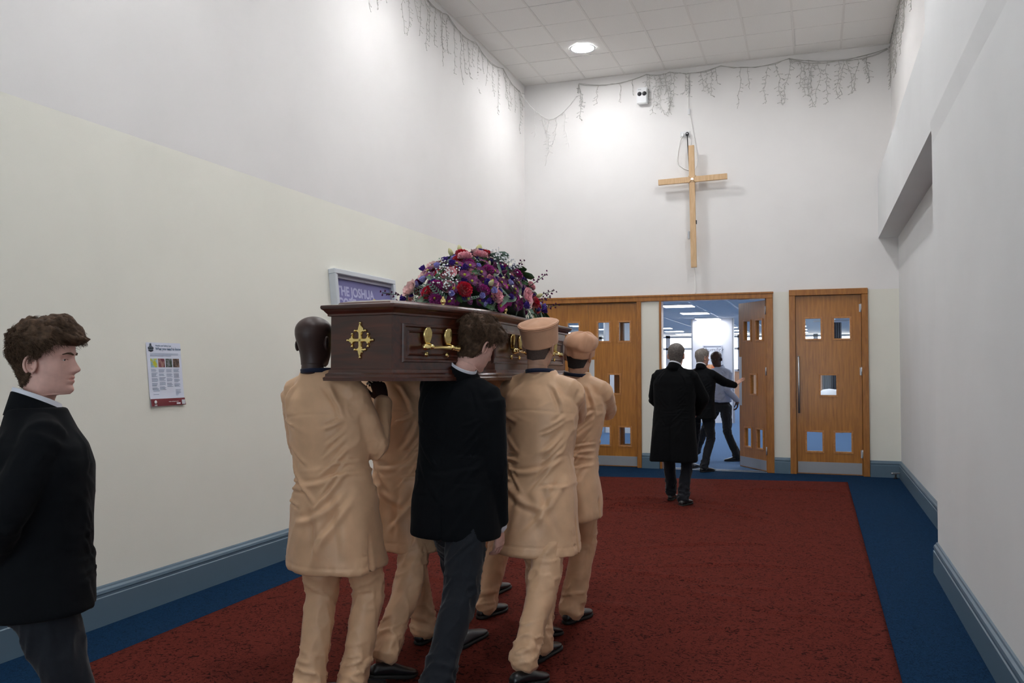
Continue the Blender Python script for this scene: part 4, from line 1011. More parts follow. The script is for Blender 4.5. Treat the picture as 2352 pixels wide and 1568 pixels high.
class Person: pass
def build_person(S):
    """S: dict with root, head (facing clockwise from +y), height, targets in world space"""
    k = S['h']/1.80; P = Person(); root = empty('person', (S['root'][0], S['root'][1], .012 if S['root'][1] < 12 else .002), -R_(S['head'])); tag(root, S['label'], 'person', S.get('group'))
    hd = R_(S['head']); ca, sa = math.cos(hd), math.sin(hd); r0 = np.array((S['root'][0], S['root'][1], 0.))
    def loc(p):       # world -> local
        d = np.asarray(p, float)-r0; return np.array((d[0]*ca-d[1]*sa, d[0]*sa+d[1]*ca, d[2]))
    rs = np.random.RandomState(S.get('seed', 1)); so = rs.rand(3)*40
    sh = loc((*S.get('sh', S['root']), 1.45*k)); Lx, Ly = sh[0], sh[1]; tw = R_(S.get('twist', 0)); roll = R_(S.get('shroll', 0))
    def spine(V):
        V = np.array(V, float); V2 = V.reshape(-1, 3)*k; z = V2[:, 2]/k
        t = np.clip((z-.92)/.53, 0, 1.3); e = t**1.15; a = tw*np.clip(t, 0, 1)
        c, s = np.cos(a), np.sin(a); x = V2[:, 0]*c-V2[:, 1]*s; y = V2[:, 0]*s+V2[:, 1]*c
        out = np.stack([x+Lx*e, y+Ly*e, V2[:, 2]-x*math.tan(roll)*np.clip(t, 0, 1)], 1); return out.reshape(V.shape)
    NB = spine((0, -.014, 1.512))
    shj = {s: spine((s*S.get('shw', .168), 0, S.get('shz', {}).get(s, 1.43))) for s in (-1, 1)}
    # ---- arms
    def ik(a, b, l1, l2, hint):
        d = b-a; L = np.linalg.norm(d); L2 = min(L, (l1+l2)*.995); u = d/L; b = a+u*L2
        x = (l1*l1-l2*l2+L2*L2)/(2*L2); h = math.sqrt(max(l1*l1-x*x, 0)); q = np.asarray(hint, float); q = q-u*(q@u); q /= np.linalg.norm(q)
        return a+u*x+q*h, b
    arms = {}
    for s, key in ((-1, 'lw'), (1, 'rw')):
        w = loc(S[key]) if S.get(key) is not None else np.array((s*.27*k, .05, .80*k))
        e, w = ik(shj[s], w, .295*k*S.get('armk', 1), .262*k*S.get('armk', 1), S.get(key+'_hint', (s*.5, -.6, -.4))); arms[s] = (shj[s], e, w)
    # ---- legs
    hip = {s: np.array((s*.092*k, -.005, .90*k)) for s in (-1, 1)}; legs = {}
    for s, key in ((-1, 'lf'), (1, 'rf')):
        f = S[key]; hpos = loc((f[0], f[1], 0)); hpos[2] = 0; yw = R_(f[2] if len(f) > 2 else 0); pt = R_(f[3] if len(f) > 3 else 0)   # heel, toe-out, heel lift
        fd = np.array((math.sin(yw), math.cos(yw), 0)); toe = hpos+fd*.20*k; up = np.array((0, 0, 1.))
        fdir = fd*math.cos(pt)-up*math.sin(pt); fup = up*math.cos(pt)+fd*math.sin(pt)
        heel = toe-fdir*.20*k; ank = heel+fdir*.055*k+fup*.09*k
        kn, an = ik(hip[s], ank, .425*k, .415*k, fd+np.array((s*.05, 0, 0)))
        legs[s] = (hip[s], kn, an, heel, fdir, fup)
    # ---- head transform
    hk = k*S.get('headk', 1.0); E = Euler((-R_(S.get('pitch', 0)), 0, 0)).to_matrix(); M3 = np.array(Euler((0, 0, -R_(S.get('yaw', 0)))).to_matrix() @ Euler((0, R_(S.get('hroll', 0)), 0)).to_matrix() @ E)
    top = loc(S['top']); piv = np.array((0, -.012, .235))
    T0 = top-M3@(piv*hk)
    HT = lambda V: (np.asarray(V)*hk)@M3.T+T0
    # ---- body mesh: head+neck, torso and limbs, hands
    parts = []
    V = head_detail(np.concatenate(HR), S.get('nose', 1.0), S.get('fat', 1.0)); nr = len(HR)
    rows = [HT(V[i*NT:(i+1)*NT]) for i in range(nr)]
    nk = []
    cb = HT(np.array((0, -.02, -.004)))
    for i, r in enumerate(HN):
        t = min(1, max(0, (-r[0, 2]-.004)/.11)); t2 = t*t*(3-2*t)
        q = HT(r*np.array((1, 1, 0))+np.array((0, 0, r[0, 2]))); flatq = (r-np.array((0, -.02, r[0, 2])))*hk; c = cb*(1-t)+NB*t
        if t > 0.99: c = NB+np.array((0, 0, -.02*(t > .99)))
        nk.append(q*(1-t2)+(flatq+c)*t2)
    hv, hf = loft(nk+rows); parts.append((hv, hf))
    for s in (-1, 1):
        ev, ef = ear(s); parts.append((HT(ev), ef))
    bl = []
    th = np.linspace(0, 2*math.pi, 24, endpoint=False)
    bl.append(loft([spine(np.stack([a*np.cos(th), b*np.sin(th)+y, np.full(24, z)], 1)) for z, a, b, y in BODYP]))
    for s in (-1, 1):
        a, e, w = arms[s]; bl.append(tube([a*.7+NB*.3, a, a*.4+e*.6, e, e*.5+w*.5, w], [.05*k, .052*k, .042*k, .038*k, .036*k, .027*k], 12))
        h, kn, an = legs[s][:3]; bl.append(tube([h+np.array((0, 0, .03)), h*.5+kn*.5, kn, kn*.5+an*.5, an, an-np.array((0, 0, .03*k))], [.078*k, .066*k, .05*k, .048*k, .034*k, .03*k], 12))
    V, F = join(bl); me = remesh(V, F, .014, 3); parts.append((mverts(me), [tuple(p.vertices) for p in me.polygons])); bpy.data.meshes.remove(me)
    for s, key in ((-1, 'lh'), (1, 'rh')):
        pose, fdir, palm = S.get(key, ('relaxed', None, None)); a, e, w = arms[s]
        fd = (w-e)/np.linalg.norm(w-e) if fdir is None else np.asarray(fdir, float); fd /= np.linalg.norm(fd)
        pn = np.asarray(palm if palm is not None else (-s, 0, 0), float); pn = pn-fd*(pn@fd); pn /= np.linalg.norm(pn)
        zax = -pn; yax = fd; xax = np.cross(yax, zax); V, F = HANDS[pose]; V = V*k*1.02
        if s < 0: V = V*np.array((-1, 1, 1)); F = [f[::-1] for f in F]
        B = np.stack([xax, yax, zax], 1)
        wr = w+fd*.012
        parts.append((V@B.T+wr, F))
    V, F = join(parts); body = pydata('body', V, F, [S['skin']], root)
    # lips
    if S.get('face', True):
        lm = S['skin'].name+'_lip'
        if lm not in MAT:
            c = S['skin'].node_tree.nodes['Principled BSDF'].inputs['Base Color'].default_value; mat(lm, (c[0]*.9, c[1]*.72, c[2]*.72), rough=.45)
        body.data.materials.append(MAT[lm]); fi = body.data.polygons
        off = len(nk)*NT; x = V
        hp = head_detail(np.concatenate(HR)); 
        for p in fi:
            v = p.vertices[0]
            if off <= v < off+nr*NT:
                q = hp[v-off]
                if q[1] > .075 and abs(q[0]) < .021*(1-abs(q[2]-.052)/.016) and .042 < q[2] < .061: p.material_index = 1
        for s in (-1, 1):
            ec = np.array((s*.0295, .0648, .1205)); bm = bmesh.new(); sw = np.array([[1, 0, 0], [0, 0, 1], [0, 1, 0]])
            ev, ef = lathe([(.0, -.0112), (.0056, -.0097), (.0097, -.0056), (.0112, 0), (.0097, .0056), (.0056, .0097), (.0, .0112)], 16); add_vf(bm, HT(ev@sw.T+ec), ef, 0)
            ev, ef = lathe([(.0056, .0092), (.005, .0104), (.003, .0113), (.0, .0116)], 14); add_vf(bm, HT(ev@sw.T+ec), ef, 1)
            obj('eye', bm, [EYEW, EYEI], root); bm = bmesh.new()
            pts = [HT(np.array((s*x, y, z))) for x, y, z in ((.013, .0955, .138), (.025, .0915, .1425), (.037, .0845, .1425), (.048, .0740, .138))]; V2, F2 = tube(pts, [(.0018, .0028), (.002, .0034), (.0018, .0026), (.001, .0014)], 8); add_vf(bm, V2, F2)
            obj('eyebrow', bm, S.get('brow', H_BUZZ), root); bm = bmesh.new()
            pts = [HT(np.array((s*x, y, z))) for x, y, z in ((.0195, .0815, .1205), (.026, .0795, .1248), (.034, .0755, .1246), (.042, .0695, .1190))]; V2, F2 = tube(pts, [.0015, .0028, .0028, .0015], 6); add_vf(bm, V2, F2)
            obj('eyelid', bm, S['skin'], root)
    # ---- hair
    hair = S.get('hair')
    if hair:
        kind, hm = hair; base = np.concatenate(HR); x, y, z = base.T; ang = np.degrees(np.abs(np.arctan2(x, y)))     # 0 front .. 180 back
        line = np.interp(ang, [0, 30, 48, 60, 75, 82, 98, 104, 125, 180], S.get('hairline', [.190, .190, .182, .150, .140, .105, .105, .075, .028, .016]))
        amt = sstep(-.004, .010, z-line)
        if S.get('capped'): amt = amt*sstep(.16, .13, z)
        if kind == 'balding':
            crown = sstep(.165, .19, z)*sstep(120, 70, ang)+sstep(.205, .22, z); amt = amt*(1-np.clip(crown, 0, 1)*.97)
        thick = {'buzz': .0035, 'curly': .025, 'fringe': .025, 'short': .010, 'balding': .006}[kind]
        nrm = np.stack([x, y+.005, (z-.11)*.9], 1); nrm /= np.linalg.norm(nrm, axis=1)[:, None]
        topk = sstep(.09, .19, z); 
        nz = fbm(base*S.get('hfreq', 38)+so, 2); n2 = fbm(base*90+so, 2)
        if kind in ('curly', 'fringe'): dd = thick*(.35+.75*topk+.25*sstep(140, 60, ang)*topk)*(1+.42*nz+.25*n2)
        else: dd = thick*(1+.25*nz)
        V = base+nrm*(dd*amt-.004*(1-amt))[:, None]
        if kind == 'fringe':
            fr = sstep(60, 20, ang)*sstep(.16, .19, z); V[:, 1] += fr*.012; 
        if kind in ('curly', 'fringe'):
            # overhanging front quiff / fringe
            q = sstep(70, 25, ang)*np.exp(-((z-.196)/.016)**2); V[:, 1] += q*.016; V[:, 2] -= q*S.get('droop', .014)
        V, F = loft([HT(V[i*NT:(i+1)*NT]) for i in range(nr)], True)
        keep = [f for f in F if len(f) > 4 and max(f) > (nr-1)*NT-1 and min(f) >= (nr-1)*NT or (len(f) == 4 and amt[list(f)].max() > .05)]
        used = sorted({i for f in keep for i in f}); mp = {u: i for i, u in enumerate(used)}
        ho = pydata('hair', V[used], [tuple(mp[i] for i in f) for f in keep], hm, root)
        ns = S.get('strands', 0)
        if ns:
            cand = np.where((amt > .35))[0]
            wgt = np.where(z[cand] > .2, .3, 1.0)*(1+S.get('topbias', 0)*topk[cand]); wgt /= wgt.sum()
            pick = rs.choice(cand, ns, p=wgt)
            Pb = (base+nrm*(dd*amt*.75)[:, None])[pick]+rs.normal(0, .0025, (ns, 3)); N = nrm[pick]; npt = 7
            L = S.get('slen', .03)*(S.get('sidelen', .5)+.8*topk[pick])*rs.uniform(.6, 1.2, ns)
            # flow: down-and-back at the sides, swirl on top
            if kind == 'curly': fl = np.stack([vnoise(Pb*30+1), vnoise(Pb*30+11), vnoise(Pb*30+21)], 1)*1.6+np.array((0, .15, -.2))
            else: fl = np.stack([.5*vnoise(Pb*22+1)+.25, .9*topk[pick]+.6*vnoise(Pb*22+11), -.9*(1-topk[pick])-.25+.35*vnoise(Pb*22+5)], 1)
            fl = fl-N*(fl*N).sum(1)[:, None]*.9; fl /= np.linalg.norm(fl, axis=1)[:, None]+1e-6
            B2 = np.cross(N, fl); ph = rs.rand(ns)*6.28; cr_ = S.get('curl', .004)
            pts = np.zeros((ns, npt, 3))
            for i in range(npt):
                t = i/(npt-1); c = cr_*t*np.array([math.sin(5*t)])[0]
                pts[:, i] = Pb+fl*(L*t)[:, None]+N*(L*S.get('lift', .5)*t*(1-.75*t))[:, None]+B2*(cr_*np.sin(ph+5.5*t))[:, None]+N*(cr_*.6*np.cos(ph+5.5*t))[:, None]
            hc_ = bpy.data.hair_curves.new('hair_strands'); hc_.add_curves([npt]*ns); flat_ = HT(pts.reshape(-1, 3))
            hc_.position_data.foreach_set('vector', flat_.astype(np.float32).ravel())
            ra = hc_.attributes.get('radius') or hc_.attributes.new('radius', 'FLOAT', 'POINT'); ra.data.foreach_set('value', np.tile(np.linspace(.0011, .0003, npt), ns).astype(np.float32)*S.get('srad', 1.0))
            hc_.materials.append(hm); so_ = bpy.data.objects.new('hair_strands', hc_); C.objects.link(so_); so_.parent = ho; so_['kind'] = 'stuff'
    # ---- garments
    def folds(me, fn, amp_clip=.02):
        V = mverts(me); N = mnorms(me); d = np.clip(fn(V, N), -amp_clip, amp_clip); set_verts(me, V+N*d[:, None])
    def aniso(V, d, fa, fc, off=0):   # noise stretched along d
        a, b, c = frame(d); q = np.stack([V@a*fc, V@b*fc, V@c*fa], 1); return vnoise(q+so+off)
    ridge = lambda n: (1-np.abs(n)*2.2).clip(0, 1)**1.6
    g = S['garment']; prof = {'tunic': TUNIC, 'jacket': JACKET, 'overcoat': OVERC, 'shirt': SHIRTP}[g]; wk = S.get('wide', 1.0)
    bl = []; th = np.linspace(0, 2*math.pi, 40, endpoint=False); c, s_ = np.cos(th), np.sin(th); ex = 2/2.35
    rings = []
    for z, a, b, y in prof:
        z = z+S.get('hemup', 0)*sstep(1.05, .7, z); wv = 1+.0*z
        if g in ('tunic', 'overcoat') and z < .95: wv = 1+.035*(.95-z)/.35*np.sin(3*th+so[0])+.025*(.95-z)/.35*np.sin(5*th+so[1])
        pt = np.stack([a*wk*np.sign(c)*np.abs(c)**ex*wv, b*S.get('deep', 1.0)*np.sign(s_)*np.abs(s_)**ex*wv+y, np.full(40, z)], 1)
        if g in ('tunic', 'overcoat'): pt[:, 1] *= 1+.22*sstep(1.0, .62, z)*(1 if g == 'tunic' else .4)
        if z < .95: pt[:, 1] += S.get('hemfwd', 0)*(.95-z)
        rings.append(spine(pt))
    bl.append(loft(rings))
    rr = {'tunic': (.074, .072, .060, .055, .050, .048), 'jacket': (.076, .074, .064, .058, .054, .049), 'overcoat': (.082, .084, .076, .069, .064, .058), 'shirt': (.070, .068, .060, .054, .048, .044)}[g]
    for s in (-1, 1):
        a, e, w = arms[s]; nb = spine((s*.085, -.008, 1.462))
        bl.append(tube([nb, nb*.5+a*.5, a], [.068*k, .070*k, rr[0]*k], 14))
        d2 = (w-e)/np.linalg.norm(w-e); wend = w-d2*S.get('cuffback', .0)
        bl.append(tube([a*.85+nb*.15, a, a*.5+e*.5, e*.9+a*.1, e, e*.9+w*.1, e*.5+w*.5, wend], [rr[0]*k*.95, rr[0]*k, rr[1]*k*.97, rr[2]*k*1.06, rr[2]*k*1.04, rr[2]*k, rr[3]*k, rr[5]*k], 14))
    V, F = join(bl); me = remesh(V, F, .0075, 5)
    elb = [arms[s][1] for s in (-1, 1)]; pit = [arms[s][0]*.75+arms[s][1]*.25 for s in (-1, 1)]
    def creases(V, N, L, back=True):
        # explicit cloth creases drawn over the back (or front): soft ridge with a tighter valley beside it
        d = np.zeros(len(V)); z = V[:, 2]/k; t = np.clip((z-.92)/.53, 0, 1.3)**1.15; x = (V[:, 0]-Lx*t)/k
        w = sstep(-.15, .35, -N[:, 1] if back else N[:, 1])
        for x0, z0, x1, z1, bow, wd, am in L:
            ux, uz = x1-x0, z1-z0; LL = math.hypot(ux, uz); ux /= LL; uz /= LL
            u = ((x-x0)*ux+(z-z0)*uz)/LL; v = -(x-x0)*uz+(z-z0)*ux-bow*LL*4*u*(1-u)
            tp = sstep(-.08, .25, u)*sstep(1.08, .7, u); d += am*tp*(np.exp(-(v/wd)**2)-.75*np.exp(-((v+1.5*wd)/(.8*wd))**2))
        return d*w
    def fan(side, n, r):
        L = []
        for i in range(n):      # from the armpit down across the back to the waist
            a = i/max(1, n-1); x0 = side*(.175-.01*r.rand()); z0 = 1.31-.20*a; L.append((x0, z0, side*(.07-.09*a+.05*r.rand()), z0-.03-.15*a-.04*r.rand(), side*(.02+.04*r.rand()), .007+.006*r.rand(), .005+.004*r.rand()))
        return L
    def gf(V, N):
        z = V[:, 2]/k; d = np.zeros(len(V)); gs = {'tunic': .95, 'jacket': .6, 'overcoat': .55, 'shirt': .9}[g]
        arm = np.zeros(len(V))
        for s in (-1, 1):
            a, e, w = arms[s]
            for p, q in ((a, e), (e, w)):
                u = q-p; t = np.clip(((V-p)@u)/(u@u), 0, 1); dist = np.linalg.norm(V-p-t[:, None]*u, axis=1); arm = np.maximum(arm, sstep(.12, .07, dist)*(t > .12))
        tor = 1-arm
        # long drag lines running from the armpits down to the waist, plus waist bunching and skirt drape
        for s in (-1, 1):
            side = sstep(-.02, .10, s*V[:, 0]-Lx*s*.5)
            d += gs*.010*tor*side*(ridge(aniso(V, (s*.75, 0, .66), 1.6, 11, 5*s))-.3)*np.exp(-((z-1.12)/.16)**2)
            d += gs*.0055*tor*side*(ridge(aniso(V, (s*.92, .1, .4), 2.0, 17, 9*s))-.3)*np.exp(-((z-1.30)/.09)**2)
            pd = np.linalg.norm(V-pit[(s+1)//2], axis=1); d += gs*.006*(ridge(aniso(V, (s*.8, -.2, -.5), 3, 26, 2*s))-.3)*np.exp(-(pd/.11)**2)
            ed = np.linalg.norm(V-elb[(s+1)//2], axis=1); a, e, w = arms[s]; ax = (w-a)/np.linalg.norm(w-a); px = np.cross(ax, (0, 1, .2))
            d += gs*.0060*(ridge(aniso(V, px, 4, 26, 3*s))-.3)*np.exp(-(ed/.12)**2)*arm
        d += gs*.005*tor*(ridge(aniso(V, (1, .1, .16), 1.5, 12, 31))-.35)*np.exp(-((z-1.02)/.10)**2)
        d += gs*.004*tor*aniso(V, (1, 0, .25), 3, 9, 40)
        if g in ('tunic', 'overcoat'):
            d += gs*.011*tor*aniso(V, (0.12, 0, 1), 1.0, 6, 50)*sstep(1.0, .75, z)+gs*.003*tor*(ridge(aniso(V, (.5, 0, .85), 1.6, 11, 55))-.3)*sstep(1.0, .85, z)
        d += gs*.0025*arm*(ridge(aniso(V, (.3, .3, .9), 3, 18, 60))-.3)
        r_ = np.random.RandomState(S.get('seed', 1)+50); A = {'tunic': 1.35, 'jacket': .5, 'overcoat': .45, 'shirt': .9}[g]
        for bk_ in (True, False):
            L = fan(1, 6, r_)+fan(-1, 3, r_)+[(.18, 1.09, -.12, 1.00+.05*r_.rand(), .10, .014, .007), (.19, 1.0, .0, .70, .06, .017, .008)]
            for i in range(5):      # bunching at the waist
                s0 = r_.choice((-1, 1)); zz = 1.10-.045*i+.02*r_.rand(); L.append((s0*.19, zz, s0*(.09-.06*r_.rand()), zz-.02+.03*r_.rand(), -.03*s0, .007+.004*r_.rand(), .006))
            for i in range(4): s0 = (-1, 1)[i % 2]; L.append((s0*(.07+.01*i), 1.475, s0*(.15+.02*r_.rand()), 1.37-.02*i, .04*s0, .010, .006))      # neck to shoulder
            if g in ('tunic', 'overcoat'):
                for i in range(4): x0 = -.20+.40*(i+.5)/4+.03*r_.randn(); L.append((x0*.75, 1.0-.08*r_.rand(), x0*1.1+.05*r_.randn(), .62+.1*r_.rand(), .05*r_.randn(), .020+.01*r_.rand(), .007))
                for i in range(1): s0 = (-1, 1)[r_.randint(2)]; zz = .93; L.append((-s0*.16, zz+.06, s0*.12, zz-.10, -.12*s0, .018, .008))
            d += A*creases(V, N, L, bk_)*tor
        if g == 'tunic':
            bk = sstep(-.02, -.06, V[:, 1]-Ly); zy = 1.315+.02*np.cos(V[:, 0]*8); d -= .0028*np.exp(-((z-zy)/.0045)**2)*bk*tor      # yoke seam
            d -= .0022*np.exp(-((z-.64)/.004)**2)+.0*z; d += .0025*(vnoise(np.stack([V[:, 0]*30, V[:, 1]*30, V[:, 2]*6], 1)))*sstep(.68, .62, z)
            sl = np.abs(np.abs(V[:, 0])-(.2*k)) ; slit = np.exp(-((V[:, 1]+.03)/.010)**2)*sstep(.80, .74, z)*sstep(.14, .17, np.abs(V[:, 0])); d -= .016*slit
            d += .004*(ridge(aniso(V, (1, 0, .1), 8, 40, 71))-.3)*np.exp(-((V[:, 1]+.06)/.04)**2)*sstep(.8, .7, z)*sstep(.12, .16, np.abs(V[:, 0]))
        if g in ('jacket', 'overcoat'):
            vz = 1.0 if g == 'jacket' else .98; d -= .010*np.exp(-((V[:, 0]-Lx*.05)/.006)**2)*sstep(vz, vz-.06, z)*(V[:, 1] < Ly*.2)
            d -= .0018*np.exp(-((V[:, 0]-Lx*np.clip((z-.92)/.53, 0, 1))/.004)**2)*(V[:, 1] < Ly)*tor
            if g == 'overcoat': d -= .003*np.exp(-((z-1.02)/.006)**2)*(np.abs(V[:, 0]) < .1)
        return d
    folds(me, gf)
    nm = {'tunic': 'tunic', 'jacket': 'suit_jacket', 'overcoat': 'overcoat', 'shirt': 'shirt'}[g]
    go = obj(nm, me, S['gm'], root, True)
    # collar bands round the neck
    def band(name, z0, z1, rx, ry, m, flare=1.12, tilt=.30, th_=.004, parent=root, yo=-.004, gap=None):
        n = 40; a = np.linspace(0, 2*math.pi, n, endpoint=False); R = []
        ax = (cb-NB); ax = ax/np.linalg.norm(ax)*S.get('cax', .35)+np.array((0, 0, 1-S.get('cax', .35))); ax /= np.linalg.norm(ax); X = np.array((1, 0, 0.)); X -= ax*(X@ax); X /= np.linalg.norm(X); Y = np.cross(ax, X)
        def ring(z, fx):
            p = np.outer(np.cos(a)*rx*fx*k, X)+np.outer(np.sin(a)*ry*fx*k+yo*k, Y)
            return NB+p+np.outer(z*k-np.sin(a)*tilt*ry*k, ax)
        seq = [(z0, flare), ((z0+z1)/2, (flare+1)/2*1.0), (z1, 1.0), (z1+.002, 1.0-th_/rx*.5), (z1, 1.0-th_/rx), (z0, flare-th_/rx)]
        rings = [ring(z, f) for z, f in seq]; V, F = loft(rings, False); nn = len(rings)
        F += [((nn-1)*n+i, (nn-1)*n+(i+1) % n, (i+1) % n, i) for i in range(n)]
        return pydata(name, V, F, m, parent)
    if g == 'tunic': band('neckband', .015, .034, .078, .087, NAVY, 1.03, .30)
    elif g in ('jacket', 'overcoat'):
        band('shirt_collar', .02, .068, .068, .079, WSHIRT, 1.04, .38); band('jacket_collar', -.03, .050, .073, .083, S['gm'], 1.25, .40, .006)
    else:
        band('shirt_collar', .0, .040, .066, .073, S['gm'], 1.22, .30)
    # ---- trousers
    tm = S['tm']; loose = S.get('loose', 1.0); bl = []
    hw = [(.80, .150, .115, -.01), (.86, .168, .125, -.012), (.93, .166, .122, -.008), (1.0, .152, .112, 0), (1.03, .148, .108, 0)]
    th = np.linspace(0, 2*math.pi, 28, endpoint=False)
    bl.append(loft([spine(np.stack([a*np.cos(th), b*np.sin(th)+y, np.full(28, z)], 1)) for z, a, b, y in hw]))
    for s in (-1, 1):
        h, kn, an, heel, fd, fu = legs[s]; sd = np.array((s, 0, 0)); b0 = an-fu*.032*k-fd*.012
        cut = [h+np.array((s*.004, 0, .0)), h*.75+kn*.25, h*.45+kn*.55, kn, kn*.7+an*.3, kn*.35+an*.65, kn*.1+an*.9, b0]
        r = [.100, .096, .083*loose, .069*loose, .066*loose, .062*loose, .062*loose, .066*loose]
        bl.append(tube(cut, [x*k for x in r], 20, hint=(0, 1, 0)))
    V, F = join(bl); me = remesh(V, F, .0095, 4)
    def tf(V, N):
        d = np.zeros(len(V)); z = V[:, 2]/k
        for s in (-1, 1):
            h, kn, an = legs[s][:3]; m = sstep(-.04, .02, s*V[:, 0]) if True else 1
            near = np.minimum(np.linalg.norm(V-kn, axis=1), 9); ax = (an-h)/np.linalg.norm(an-h); X = np.array((1, 0, 0.))
            dist = lambda p: np.linalg.norm(V-p, axis=1)
            on = sstep(.16, .11, np.minimum(dist(kn*.6+an*.4), np.minimum(dist(an), dist(kn))))
            d += .008*(ridge(aniso(V, (.9, .1, .35*s), 5, 24, 3*s))-.3)*np.exp(-(near/.12)**2)
            d += .011*(ridge(aniso(V, (.95, .2, .22*s), 5, 26, 6*s))-.35)*np.exp(-(dist(an+np.array((0, 0, .05)))/.11)**2)
            d += .006*(ridge(aniso(V, (.7*s, 0, .7), 3.5, 16, 8*s))-.3)*np.exp(-((z-.72)/.12)**2)*m
        d += .005*aniso(V, (0, 0, 1), 2, 14, 80)+.003*(ridge(aniso(V, (.4, 0, .9), 3, 20, 83))-.3)
        return d*S.get('tfold', 1.7)
    folds(me, tf); obj('trousers', me, tm, root, True)
    if g == 'shirt':
        n = 40; th = np.linspace(0, 2*math.pi, n, endpoint=False)
        V, F = loft([spine(np.stack([f*.166*np.cos(th), f*.126*np.sin(th)+.002, np.full(n, z)], 1)) for z, f in ((.965, 1.02), (.97, 1.04), (1.0, 1.03), (1.005, 1.0))]); pydata('belt', V, F, BLACK, root)
    # ---- shoes
    for s in (-1, 1):
        h, kn, an, heel, fd, fu = legs[s]; X = np.cross(fd, fu); B = np.stack([X, fd, fu], 1)
        V, F = SHOEV; o = pydata('shoe', (V*k*np.array((s, 1, 1)))@B.T+heel, [f[::-1] for f in F] if s < 0 else F, S.get('shoe', SHOE), root)
        V, F = SOLEV; pydata('sole', (V*k*np.array((s, 1, 1)))@B.T+heel, [f[::-1] for f in F] if s < 0 else F, SOLE, o)
    P.root = root; P.HT = HT; P.arms = arms; P.k = k; P.NB = NB; P.spine = spine; P.loc = loc; P.hk = hk
    return P
def shoe_mesh():
    th = np.linspace(0, 2*math.pi, 18, endpoint=False); R = []
    #   y, half width, height, x shift
    for y, w, h, dx in ((-.018, .012, .044, 0), (-.012, .026, .060, 0), (.01, .033, .070, 0), (.05, .035, .074, 0), (.085, .036, .078, .001), (.12, .041, .070, .002), (.16, .047, .060, .003), (.20, .047, .050, .002), (.235, .040, .043, -.002), (.262, .026, .036, -.006), (.276, .010, .026, -.008)):
        zc = .014+(h-.014)/2; R.append(np.stack([dx+w*np.cos(th)*(1-.25*np.clip(np.sin(th), 0, 1)), np.full(18, y), zc+(h-.014)/2*np.sign(np.sin(th))*np.abs(np.sin(th))**.8], 1))
    V, F = loft(R)
    R = []
    for z, g in ((.0, -.002), (.004, .002), (.016, .003), (.018, 0)):
        L = []
        for y, w, h, dx in ((-.018, .012, 0, 0), (-.010, .028, 0, 0), (.02, .035, 0, 0), (.07, .034, 0, 0), (.12, .040, 0, .002), (.17, .047, 0, .003), (.21, .046, 0, .001), (.245, .035, 0, -.004), (.27, .017, 0, -.007)): L.append((dx+w+g, y, z))
        L2 = [(2*q[3]-q[1]-g, q[0], z) for q in ((-.018, .012, 0, 0), (-.010, .028, 0, 0), (.02, .035, 0, 0), (.07, .034, 0, 0), (.12, .040, 0, .002), (.17, .047, 0, .003), (.21, .046, 0, .001), (.245, .035, 0, -.004), (.27, .017, 0, -.007))][::-1]
        R.append(np.array(L+L2))
    return (V, F), loft(R)
SHOEV, SOLEV = shoe_mesh()
def kufi(P, S, kind):
    """tan cap in head coordinates"""
    n = 48; a = np.linspace(0, 2*math.pi, n, endpoint=False); rings = []; tilt = R_(S.get('captilt', 14)); rl = R_(S.get('caproll', 0))
    if kind == 'pill': sec = [(.098, .094, 1.14), (.101, .096, 1.14), (.150, .099, 1.14), (.205, .103, 1.14), (.216, .1065, 1.14), (.224, .1055, 1.14), (.223, .097, 1.14), (.228, .088, 1.14), (.238, .066, 1.14), (.244, .034, 1.14), (.245, .004, 1.14)]
    else: sec = [(.098, .089, 1.16), (.101, .091, 1.16), (.143, .093, 1.16), (.147, .097, 1.15), (.160, .106, 1.14), (.185, .108, 1.12), (.212, .098, 1.12), (.234, .074, 1.12), (.248, .042, 1.1), (.252, .004, 1.1)]
    for z, r, ky in sec:
        x = r*np.cos(a); y = r*ky*np.sin(a)-.008; zz = np.full(n, z)
        if kind != 'pill' and z > .152: x = x+.010*(z-.15)/.08; zz = zz+.006*np.sin(3*a+z*40)+.010*np.cos(a-2.2)*np.sin((z-.15)/.09*3)
        else: zz = zz+.0025*np.sin(2*a+1)
        V = np.stack([x, y, zz], 1); c = np.array((0, 0, .14)); V = V-c+np.array((0, 0, .016))
        V = V@np.array(Euler((tilt, rl, 0)).to_matrix()).T+c; rings.append(P.HT(V))
    V, F = loft(rings); me = bpy.data.meshes.new('cap'); me.from_pydata([tuple(v) for v in V], [], F); me.update()
    o = obj('cap', me, TANH, P.root, True); sm = o.modifiers.new('s', 'SUBSURF'); sm.levels = 1; sm.render_levels = 2
    if kind == 'pill':
        for zz, rr_ in ((.2165, .1075), (.206, .1045)):
            pts = [P.HT((np.array((rr_*math.cos(q), rr_*1.14*math.sin(q)-.008, zz+.0025*math.sin(2*q+1)))-np.array((0, 0, .14))+np.array((0, 0, .016)))@np.array(Euler((tilt, rl, 0)).to_matrix()).T+np.array((0, 0, .14))) for q in np.linspace(0, 2*math.pi, 49)]
            V, F = tube(pts, .0026, 6); pydata('cap_piping', V, F, TANH, P.root)
    V = mverts(me); N = mnorms(me); d = .0022*vnoise(V*45)+(.010*((1-np.abs(vnoise(V*np.array((20, 20, 9))+3))*2.4).clip(0, 1)-.4) if kind != 'pill' else .0016*vnoise(V*18)); set_verts(me, V+N*d[:, None])
    return o
TANK = dict(garment='tunic', gm=TAN, tm=TAN, loose=1.12)
